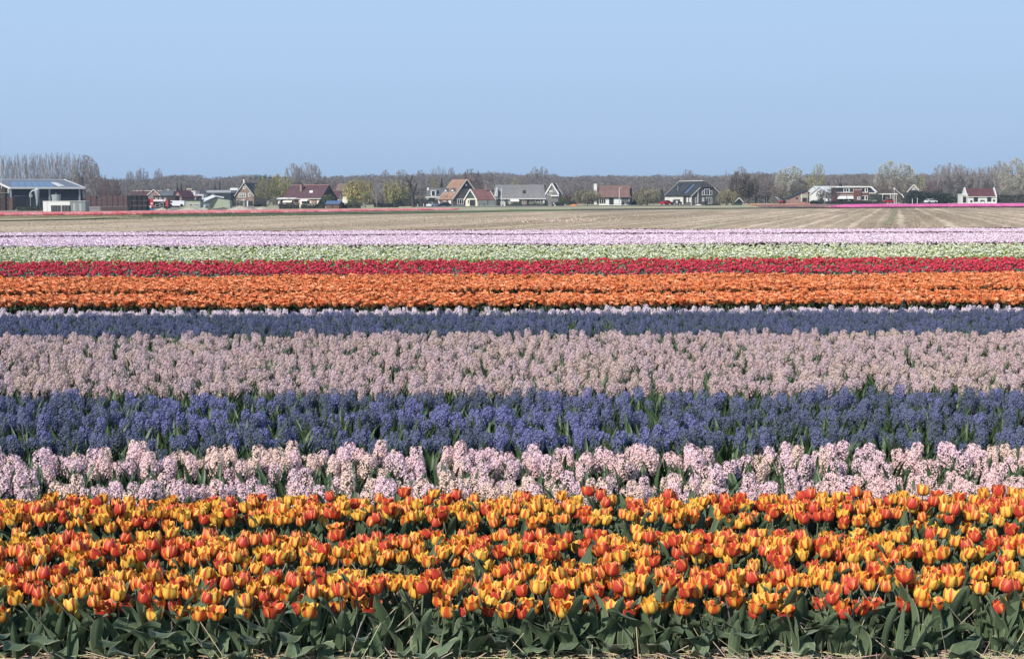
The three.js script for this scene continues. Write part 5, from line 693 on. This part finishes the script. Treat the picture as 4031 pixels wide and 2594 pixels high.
tree('large olive green tree right of the brown gabled house', 'round', 0, 1052, 694, 812, 100, 465, N, mat.twigOlive, foliage.olive, { per: 1, s: 0.024, name: 'leafing_tree' }); tree('bright olive tree behind the large olive tree', 'round', 1, 1104, 684, 812, 84, 490, N, mat.twigOlive, foliage.lime, { per: 1, s: 0.024, name: 'leafing_tree' });
tree('big fan-shaped bare tree behind the aubergine roof, left one', 'fan', 0, 1153, 644, 806, 72, 560, B, mat.twigGrey); tree('biggest fan-shaped bare tree behind the aubergine roof', 'fan', 1, 1218, 641, 806, 108, 560, B, mat.twigGrey); tree('small bare tree right of the fan-shaped trees', 'round', 2, 1272, 690, 806, 50, 570, N, mat.twigBrown); tree('bare brown tree behind the thatched house', 'round', 0, 1310, 700, 806, 70, 600, N, mat.twigBrown);
tree('yellow weeping willow beside the thatched house', 'weep', 0, 1412, 690, 812, 108, 470, N, mat.twigOlive, foliage.yellow, { per: 1, s: 0.03, spread: 0.05 }); tree('pale yellow green weeping willow left of the dead tree', 'weep', 1, 1556, 700, 812, 104, 480, N, mat.twigOlive, foliage.lime, { per: 1, s: 0.026, spread: 0.05 });
tree('pale bare garden tree with a white trunk between the willows', 'round', 2, 1483, 718, 820, 60, 400, mat.barkPale, mat.twigGrey); tree('slim bare tree beside the second willow', 'fan', 2, 1500, 720, 812, 50, 490, B, mat.twigGrey);
{ // pollard
  const g = thing('pollard_willow', 'broom-shaped pollard willow with olive shoots before the yellow willow', 'tree', spot(1435, 820, 400)), r = rng(1201), b = new Build();
  part('trunk', cyl(0.3, 0.24, 1.5, 0, -0.1, 0, 8), N, g);
  for (let i = 0; i < 420; i++) { const a = r() * 6.28, e = Math.pow(r(), 0.7) * 0.75, L = 1.6 + 1.5 * r(), p = V((r() - 0.5) * 0.5, 1.4, (r() - 0.5) * 0.5), q = p.clone().add(V(Math.sin(e) * Math.cos(a) * L * 0.75, Math.cos(e) * L, Math.sin(e) * Math.sin(a) * L * 0.75)), w = V(Math.sin(a), 0, -Math.cos(a)).multiplyScalar(0.025); b.quad(p.clone().sub(w), p.clone().add(w), q.clone().add(w), q.clone().sub(w)); }
  part('crown', b.geo(), leafy(0.27, 0.27, 0.15), g);
}
{ // dead, cut-back tree
  const deadBark = M(0.05, 0.043, 0.038);
  const z = 420, k = z / F, q = Z(1120, 560, 3.86), g = thing('dead_tree', 'dead cut-back tree with a forked bare trunk and stubs', 'tree', spot(...q(1960, 985), z)), P = (x, y) => V((x - 1960) / 3.86 * k, (985 - y) / 3.86 * k, 0.15 * Math.sin(x)), limb = (pts, r0, r1) => { const c = new THREE.CatmullRomCurve3(pts.map(([x, y]) => P(x, y))), t = new THREE.TubeGeometry(c, 14, 1, 7), p = t.attributes.position; for (let i = 0; i <= 14; i++) { const m = c.getPointAt(i / 14), s = 1.45 * lerp(r0, r1, i / 14); for (let j = 0; j <= 7; j++) { const n = i * 8 + j, v = V().fromBufferAttribute(p, n).sub(m).multiplyScalar(s).add(m); p.setXYZ(n, v.x, v.y, v.z); } } t.computeVertexNormals(); return uvm(t); };
  part('trunk', limb([[1962, 1000], [1948, 880], [1940, 780], [1915, 690], [1900, 620]], 0.42, 0.22), deadBark, g);
  for (const [pts, a, b] of [[[[1905, 640], [1920, 580], [1945, 515]], 0.2, 0.15], [[[1900, 630], [1880, 580], [1840, 530]], 0.18, 0.12], [[[1890, 610], [1850, 590], [1815, 575]], 0.14, 0.09], [[[1860, 668], [1820, 640], [1788, 615]], 0.1, 0.07], [[[1945, 770], [1985, 710], [2010, 620]], 0.24, 0.12], [[[1930, 730], [1935, 680], [1928, 640]], 0.13, 0.08], [[[1910, 672], [1880, 660], [1858, 668]], 0.12, 0.09]]) part('limb', limb(pts, a, b), deadBark, g);
}
tree('row-like pale bare poplars far behind the white house, left one', 'poplar', 0, 1705, 660, 800, 34, 800, B, mat.twigGrey); tree('pale bare poplar far behind the white house, middle one', 'poplar', 1, 1727, 652, 800, 34, 800, B, mat.twigGrey); tree('pale bare poplar far behind the white house, right one', 'poplar', 2, 1748, 656, 800, 30, 800, B, mat.twigGrey); tree('round-headed far bare tree above the orange roof', 'fan', 2, 1778, 658, 800, 34, 800, B, mat.twigGrey);
tree('far pale bare tree behind the second willow, left one', 'fan', 0, 1520, 670, 800, 50, 800, B, mat.twigGrey); tree('far pale bare tree behind the second willow, right one', 'fan', 1, 1582, 668, 800, 64, 800, B, mat.twigGrey); tree('far pale bare tree left of the dead tree top', 'fan', 2, 1655, 668, 800, 44, 800, B, mat.twigGrey);
tree('dark reddish spiky bare tree behind the orange roof', 'round', 1, 1858, 662, 806, 90, 640, N, mat.twigRed); tree('small far bare tree right of the spiky red tree', 'round', 0, 1925, 674, 800, 44, 720, N, mat.twigBrown);
tree('small yellow green tree peeping over the grey thatch roof', 'round', 2, 2028, 698, 806, 38, 560, N, mat.twigOlive, foliage.gold, { per: 1, s: 0.02, name: 'leafing_tree' }); tree('tall round bare tree above the grey thatch roof, left one', 'fan', 0, 2105, 658, 800, 44, 760, B, mat.twigGrey); tree('tall round bare tree above the grey thatch roof, right one', 'fan', 1, 2138, 656, 800, 50, 760, B, mat.twigGrey); tree('green conifer-like tree behind the white house', 'round', 1, 1712, 696, 806, 44, 600, N, mat.twigOlive, foliage.olive, { per: 1, s: 0.014, name: 'leafing_tree' });
tree('weeping olive brown tree left of the brown-roofed house', 'weep', 0, 2313, 740, 808, 104, 450, N, mat.twigOlive, foliage.grey, { per: 1, s: 0.024, spread: 0.05 }); tree('second weeping olive brown tree right of the brown-roofed house', 'weep', 1, 2548, 733, 808, 108, 455, N, mat.twigOlive, foliage.grey, { per: 1, s: 0.024, spread: 0.05 });
tree('umbrella-shaped far tree above the dark farmhouse', 'fan', 2, 2709, 667, 800, 62, 860, B, mat.twigGrey); tree('olive weeping shrub tree at the right of the dark farmhouse', 'weep', 0, 2864, 738, 810, 76, 450, N, mat.twigOlive, foliage.olive, { per: 1, s: 0.022, spread: 0.05 });
tree('thin far poplar left of the round bare tree', 'poplar', 1, 2858, 668, 800, 18, 800, B, mat.twigGrey); tree('round bare tree on the skyline right of the dark farmhouse', 'fan', 0, 2915, 656, 800, 66, 780, B, mat.twigGrey); tree('dark spreading tree over the small shelter', 'round', 0, 2912, 678, 808, 84, 470, N, mat.twigDark, foliage.brown, { per: 1, s: 0.026 }); tree('second dark spreading tree just right of the shelter', 'round', 1, 2950, 690, 808, 74, 472, N, mat.twigDark, foliage.brown, { per: 1, s: 0.026 }); tree('brown bare tree behind the dark spreading trees', 'round', 2, 3010, 680, 804, 90, 620, N, mat.twigBrown); tree('brown bare tree on the skyline beside it', 'fan', 1, 2990, 676, 804, 60, 700, N, mat.twigBrown);
tree('large whitish green blossoming tree left of the white barn', 'round', 0, 3112, 656, 802, 118, 560, B, mat.twigGrey, foliage.pale, { per: 4, s: 0.013, spread: 0.06, name: 'blossom_tree' }); tree('dark bare tree under the left blossoming tree', 'round', 1, 3150, 706, 802, 80, 540, N, mat.twigDark); tree('bare tree below the left blossoming tree at its left', 'round', 2, 3070, 715, 802, 70, 545, N, mat.twigBrown);
tree('tall yellow green spiry tree behind the white barn', 'poplar', 0, 3222, 646, 802, 62, 560, N, mat.twigOlive, foliage.gold, { per: 1, s: 0.024, name: 'leafing_tree' }); tree('lower yellow green tree left of the spiry tree', 'round', 1, 3195, 690, 802, 56, 555, N, mat.twigOlive, foliage.gold, { per: 1, s: 0.024, name: 'leafing_tree' }); tree('brown bare tree over the white barn roof', 'round', 2, 3300, 690, 802, 90, 600, N, mat.twigBrown); tree('second brown bare tree over the white barn roof', 'round', 0, 3385, 688, 802, 90, 610, N, mat.twigBrown); tree('dark bare tree in front of the white barn', 'fan', 2, 3236, 745, 800, 44, 455, N, mat.twigDark); tree('dark twiggy tree hiding the left end of the brick house', 'round', 1, 3276, 734, 802, 64, 450, N, mat.twigDark);
tree('biggest whitish blossoming tree, above the carport', 'round', 0, 3524, 636, 802, 160, 560, B, mat.twigGrey, foliage.pale, { per: 5, s: 0.011, spread: 0.06, name: 'blossom_tree' }); tree('bare brown tree under the biggest blossoming tree', 'round', 0, 3548, 700, 802, 100, 545, N, mat.twigBrown); tree('bare tree left below the biggest blossoming tree', 'fan', 0, 3470, 700, 802, 70, 548, N, mat.twigBrown);
tree('small yellowish tree right of the hidden gable', 'poplar', 1, 3626, 684, 802, 36, 560, N, mat.twigOlive, foliage.gold, { per: 1, s: 0.026, name: 'leafing_tree' }); tree('purple brown bare tree behind the dark conifers', 'round', 1, 3672, 706, 802, 80, 520, N, mat.twigRed);
[[3700, 650, 66], [3738, 642, 84], [3778, 648, 74], [3815, 662, 50]].forEach(([x, y, w], i) => tree(`${nth(i + 1)} big bare tree from the left in the clump left of the white cottage`, 'fan', i % 3, x, y, 802, w, 575 + i * 6, B, mat.twigGrey, null, { group: 'big bare trees by the cottage' }));
[[3850, 660, 60], [3884, 654, 60], [3916, 650, 56]].forEach(([x, y, w], i) => tree(`${nth(i + 1)} slim bare tree from the left behind the cottage roof`, 'fan', (i + 1) % 3, x, y, 802, w, 590 + i * 5, B, mat.twigGrey, null, { group: 'slim bare trees behind the cottage' }));
tree('tall pale tree with a thick pale trunk at the right edge', 'round', 0, 3990, 624, 800, 110, 545, mat.barkPale, mat.twigGrey, foliage.pale, { per: 4, s: 0.01, spread: 0.06, name: 'blossom_tree' }); tree('tall bare tree left of the tall pale tree', 'fan', 1, 3938, 634, 800, 70, 570, B, mat.twigGrey); tree('bare tree cut by the right edge of the view', 'fan', 2, 4050, 640, 800, 90, 570, B, mat.twigGrey);

// bushes, conifers, hedges
function lumps(seed, n, shape) { const r = rng(seed), out = []; for (let i = 0; i < n; i++) out.push(shape(r)); return out; }
const bushGeos = [0, 1, 2].map((j) => leafCloud(1300 + j, lumps(1310 + j, 520, (r) => { const a = r() * 6.283, e = Math.acos(1 - r()), q = Math.pow(r(), 0.35) * (0.78 + 0.3 * g16(Math.cos(a) * 2 + j * 9, e * 3)); return V(Math.sin(e) * Math.cos(a) * 0.5 * q, 0.04 + Math.cos(e) * 0.92 * q, Math.sin(e) * Math.sin(a) * 0.5 * q); }), 2, 0.05, 0.06));
const coneGeos = [0, 1].map((j) => leafCloud(1330 + j, lumps(1340 + j, 620, (r) => { const t = Math.pow(r(), 1.2), a = r() * 6.283, q = (1 - t) * Math.pow(r(), 0.4) * (0.75 + 0.4 * g16(a * 2 + j * 5, t * 6)); return V(Math.cos(a) * 0.5 * q, t * 0.97 + 0.02, Math.sin(a) * 0.5 * q); }), 2, 0.045, 0.04));
const bushStem = join(cyl(0.03, 0.015, 0.5, 0, -0.02, 0, 5), bar(V(0, 0.1, 0), V(0.2, 0.5, 0.05), 0.02), bar(V(0, 0.1, 0), V(-0.2, 0.45, -0.05), 0.02));
function bush(label, j, px, top, base, wpx, z, m, cone) { const k = z / F, g = thing(cone ? 'conifer' : 'garden_bush', label, cone ? 'conifer' : 'bush', spot(px, base, z)); g.scale.set(wpx * k, (base - top) * k, wpx * k); g.rotation.y = turnNo++ * 1.7; part(cone ? 'trunk' : 'stem', bushStem, N, g); part('foliage', cone ? coneGeos[j] : bushGeos[j], m, g); return g; }
function hedge(label, x0, x1, top, base, z, depth, m, seed) {
  const k = z / F, W = (x1 - x0) * k, H = (base - top) * k, r = rng(seed), g = thing('hedge', label, 'hedge', spot((x0 + x1) / 2, base, z)), n = Math.floor(W * (H + depth) * 26);
  part('branches', box(W - 0.3, H - 0.15, depth - 0.3, 0, 0, -depth / 2), mat.twigDark, g);
  part('foliage', leafCloud(seed, lumps(seed + 1, n, () => { const f = r(), x = (r() - 0.5) * W, bump = 0.2 * (g16(x * 0.8 + seed, 3) - 0.3); return f < 0.6 ? V(x, r() * (H + bump), (r() - 0.5) * 0.2) : V(x, H + bump - 0.1 * r(), -depth * r()); }), 2, 0.16, 0.15), m, g); return g;
}
hedge('low scrubby green bank before the barn doorway', 62, 166, 817, 834, 300, 1.2, foliage.hedge, 1401); hedge('grey green clipped hedge below the aubergine-roofed house, left part', 1095, 1176, 803, 822, 345, 1.5, foliage.hedge, 1402); hedge('grey green clipped hedge right of the gap before the aubergine roof', 1183, 1278, 805, 821, 345, 1.5, foliage.hedge, 1403); hedge('dark hedge between the garden shed and the willow', 1338, 1420, 802, 820, 352, 1.5, foliage.hedge, 1404); hedge('dark hedge under the second willow', 1470, 1570, 803, 816, 400, 1.5, foliage.dark, 1405); hedge('long black green hedge behind the dead tree', 1572, 1725, 786, 812, 470, 1.5, foliage.dark, 1406); hedge('clipped hedge right of the white garden cart', 2172, 2222, 798, 811, 450, 1.5, foliage.dark, 1407); hedge('tall dark hedge running to the right edge behind the cottage', 3930, 4260, 770, 799, 482, 1.5, foliage.dark, 1408); hedge('dark hedge left of the white cottage porch', 3742, 3786, 776, 799, 485, 1.5, foliage.dark, 1409); hedge('low dark hedge below the brick house', 3190, 3480, 793, 803, 440, 1.2, foliage.dark, 1410); hedge('low hedge before the grey thatched house', 1990, 2150, 806, 814, 452, 1, foliage.hedge, 1411);
const bushes = [['dark round bush left of the brown gabled house', 0, 935, 775, 812, 50, 470, foliage.grey], ['dark bush below the warehouse', 1, 900, 785, 812, 60, 460, foliage.hedge], ['dark low bush by the gabled house wall', 2, 1012, 795, 813, 40, 470, foliage.dark], ['pale green round bush, upper one beside the olive tree', 0, 1055, 787, 806, 14, 440, foliage.pale], ['pale green round bush, lower one beside the olive tree', 1, 1068, 795, 810, 14, 440, foliage.pale], ['yellow green shrub on the sand heap', 2, 822, 810, 831, 18, 285, foliage.gold], ['green shrub right of the aubergine-roofed house', 0, 1292, 762, 795, 60, 460, foliage.green], ['bright green bush under the yellow willow', 1, 1388, 770, 806, 48, 440, foliage.green], ['dark shrub beside the second willow', 2, 1570, 780, 812, 36, 450, foliage.dark], ['dark bush left of the white pole', 0, 1964, 768, 810, 26, 470, foliage.dark], ['dark green climbing bush at the white wall of the grey thatched house', 1, 1993, 780, 810, 26, 462, foliage.dark], ['dark bush under the cream awning', 2, 2025, 795, 812, 34, 455, foliage.green], ['small olive bush by the right window of the grey thatched house', 0, 2105, 790, 812, 22, 455, foliage.olive], ['black green upright bush at the right end of the grey thatched house', 1, 2151, 782, 812, 16, 455, foliage.dark], ['maroon leaved shrub right of the narrow gable house', 2, 2235, 762, 800, 60, 500, foliage.maroon], ['green shrub under the maroon shrub', 0, 2215, 772, 804, 44, 480, foliage.green], ['dark green bush left of the weeping tree', 1, 2250, 776, 808, 50, 465, foliage.hedge], ['round clipped olive bush by the second weeping tree', 2, 2521, 772, 808, 32, 440, foliage.olive], ['dark bush by the brown-roofed house door', 0, 2453, 792, 807, 16, 450, foliage.dark], ['dark bush right of the brown-roofed house door', 1, 2475, 790, 807, 22, 450, foliage.hedge], ['small conical dark bush before the farmhouse gable', 2, 2781, 780, 808, 14, 440, foliage.dark], ['dark low shrubs right of the farmhouse gable', 0, 2812, 800, 812, 70, 442, foliage.hedge], ['large dark green bush right of the brick house', 1, 3448, 757, 800, 62, 450, foliage.hedge], ['pale grey shrub below the large dark green bush', 2, 3440, 785, 802, 56, 442, foliage.pale], ['pale grey shrub under the wide window of the brick house', 0, 3343, 788, 802, 34, 442, foliage.pale], ['black shrub left of the street lamp by the white barn', 1, 3205, 785, 803, 36, 440, foliage.dark], ['tall black bush behind the street lamp by the white barn', 2, 3232, 775, 803, 44, 446, foliage.dark], ['dark reddish bush before the brick house', 0, 3290, 782, 803, 44, 442, foliage.maroon]];
for (const b of bushes) bush(...b);
const cones = [['black green conifer below the hidden gable, leftmost', 0, 3578, 752, 802, 64, 465], ['tall black green conifer left of the small white car', 1, 3604, 742, 802, 74, 470], ['black green conifer right behind the hidden gable', 0, 3632, 746, 802, 76, 468], ['broad black green conifer above the small white car', 1, 3662, 748, 802, 76, 470], ['black green conifer right of the small white car', 0, 3694, 744, 802, 80, 468], ['last black green conifer towards the cottage', 1, 3724, 752, 802, 70, 470], ['dark conifer in the village behind the brown cottage, left', 0, 697, 718, 800, 16, 620], ['dark conifer in the village behind the brown cottage, right', 1, 713, 714, 800, 18, 630], ['dark far conifer behind the warehouse, left', 0, 846, 715, 800, 18, 650], ['dark far conifer behind the warehouse, right', 1, 865, 713, 800, 18, 650], ['dark conifer behind the white house', 1, 1738, 704, 806, 40, 610], ['dark conifer left of the dark farmhouse', 0, 2608, 742, 800, 30, 560]];
for (const [l, j, x, t, b, w, z] of cones) { const c = bush(l, j, x, t, b, w, z, foliage.pine, true); if (w > 60) { c.children[1].geometry = bushGeos[j]; } }
[[985, 690], [1003, 684], [1022, 681], [1042, 679], [1062, 682], [1084, 683]].forEach(([x, y], i) => bush(`${nth(i + 1)} dark pine from the left in the clump on the skyline`, i % 3, x, y, 760, 34, 800, foliage.pine).userData.category = 'pine');
{ // village bushes seen only as greenery between roofs
  bush('olive green bush between the roofs behind the brown cottage', 0, 668, 735, 800, 60, 640, foliage.olive); bush('grey green bush behind the cubic house', 1, 745, 722, 800, 80, 680, foliage.grey); bush('dark far bush behind the dark roofed house', 2, 850, 735, 800, 70, 660, foliage.hedge);
}
{ // the bare wood behind everything
  const r = rng(1501), g = tag(Object.assign(new THREE.Group(), { name: 'bare_wood' }), 'long brown grey leafless wood closing the view behind the houses', 'wood', null, 'stuff'); scene.add(g);
  const prof = [[-700, 706], [0, 704], [380, 696], [470, 706], [600, 702], [700, 690], [770, 690], [820, 706], [900, 692], [1000, 686], [1080, 694], [1200, 702], [1320, 698], [1500, 692], [1760, 688], [1870, 680], [1980, 683], [2100, 683], [2220, 694], [2400, 688], [2480, 694], [2560, 690], [2700, 688], [2880, 691], [2950, 682], [3050, 684], [3180, 684], [3400, 684], [3500, 689], [3650, 692], [3760, 688], [4031, 688], [4800, 688]];
  const topAt = (x) => { let i = 0; while (i < prof.length - 2 && x > prof[i + 1][0]) i++; return lerp(prof[i][1], prof[i + 1][1], clamp((x - prof[i][0]) / (prof[i + 1][0] - prof[i][0]), 0, 1)); };
  const kinds = [0, 1, 2, 3].map((i) => treeGeo(1510 + i, WD)), geos = kinds.map((t) => join(t.wood, t.twig)), lists = kinds.map(() => []), cols = kinds.map(() => []);
  for (let row = 0; row < 13; row++) { const z = 690 + row * 26; for (let px = -800; px < 4850; px += (row < 3 ? 17 : 20)) { const x = px + (r() - 0.5) * 22, zz = z + (r() - 0.5) * 22, base = spot(x, 790 - (x - CX) * 0.00436, zz), k = zz / F, t = topAt(x) - 3 + 8 * r() - 14 * (g32(x / 70 + 3, row * 0.2) - 0.5) + (row < 2 ? 26 : row < 5 ? 12 : row > 9 ? -1 : 4), h = Math.max(5, (spot(x, t, zz).y)), w = h * (0.75 + 0.5 * r()), i = Math.floor(r() * 4); lists[i].push(new THREE.Matrix4().compose(V(base.x, -0.2, -zz), new THREE.Quaternion().setFromAxisAngle(Y, r() * 6.28), V(w, h + 0.2, w))); const q = 0.85 + 0.3 * r(), wm = r(); cols[i].push(new THREE.Color().setRGB(lerp(0.21, 0.25, wm) * q, lerp(0.19, 0.213, wm) * q, lerp(0.18, 0.184, wm) * q)); } }
  kinds.forEach((_, i) => inst('bare_trees', geos[i], M(1, 1, 1, { roughness: 0.95 }), lists[i], g, cols[i]));
  const f = tag(new THREE.Group(), 'brown leafless undergrowth along the foot of the wood', 'undergrowth', null, 'stuff'); f.name = 'undergrowth'; scene.add(f);
  const low = [], lc = []; for (let px = -800; px < 4850; px += 7) { const zz = 655 + r() * 120, b = spot(px + r() * 8, 790, zz), s = 3 + 3.5 * r(); low.push(new THREE.Matrix4().compose(V(b.x, -0.3, -zz), new THREE.Quaternion().setFromAxisAngle(Y, r() * 6), V(s * 1.3, s, s * 1.3))); const q = 0.7 + 0.5 * r(); lc.push(new THREE.Color().setRGB(0.22 * q, 0.19 * q, 0.15 * q)); }
  inst('shrubs', bushGeos[0], M(1, 1, 1, { roughness: 0.95 }), low, f, lc);
}
{ // far dune ridge behind the wood
  const n = 80, b = new Build(), H = (x) => 7 + 4 * g16(x * 0.012 + 8, 1) + 2 * g32(x * 0.04, 2);
  for (let i = 0; i < n; i++) { const x0 = -900 + i * 22.5, x1 = x0 + 22.5; b.quad(V(x0, -1, -1120), V(x1, -1, -1120), V(x1, H(x1), -1200), V(x0, H(x0), -1200)); b.quad(V(x0, H(x0), -1200), V(x1, H(x1), -1200), V(x1, -1, -1300), V(x0, -1, -1300)); }
  structure('hills', uvm(b.geo()), G(0.24, 0.21, 0.19, { map: patchTex }));
}
renderer.render(scene, camera);
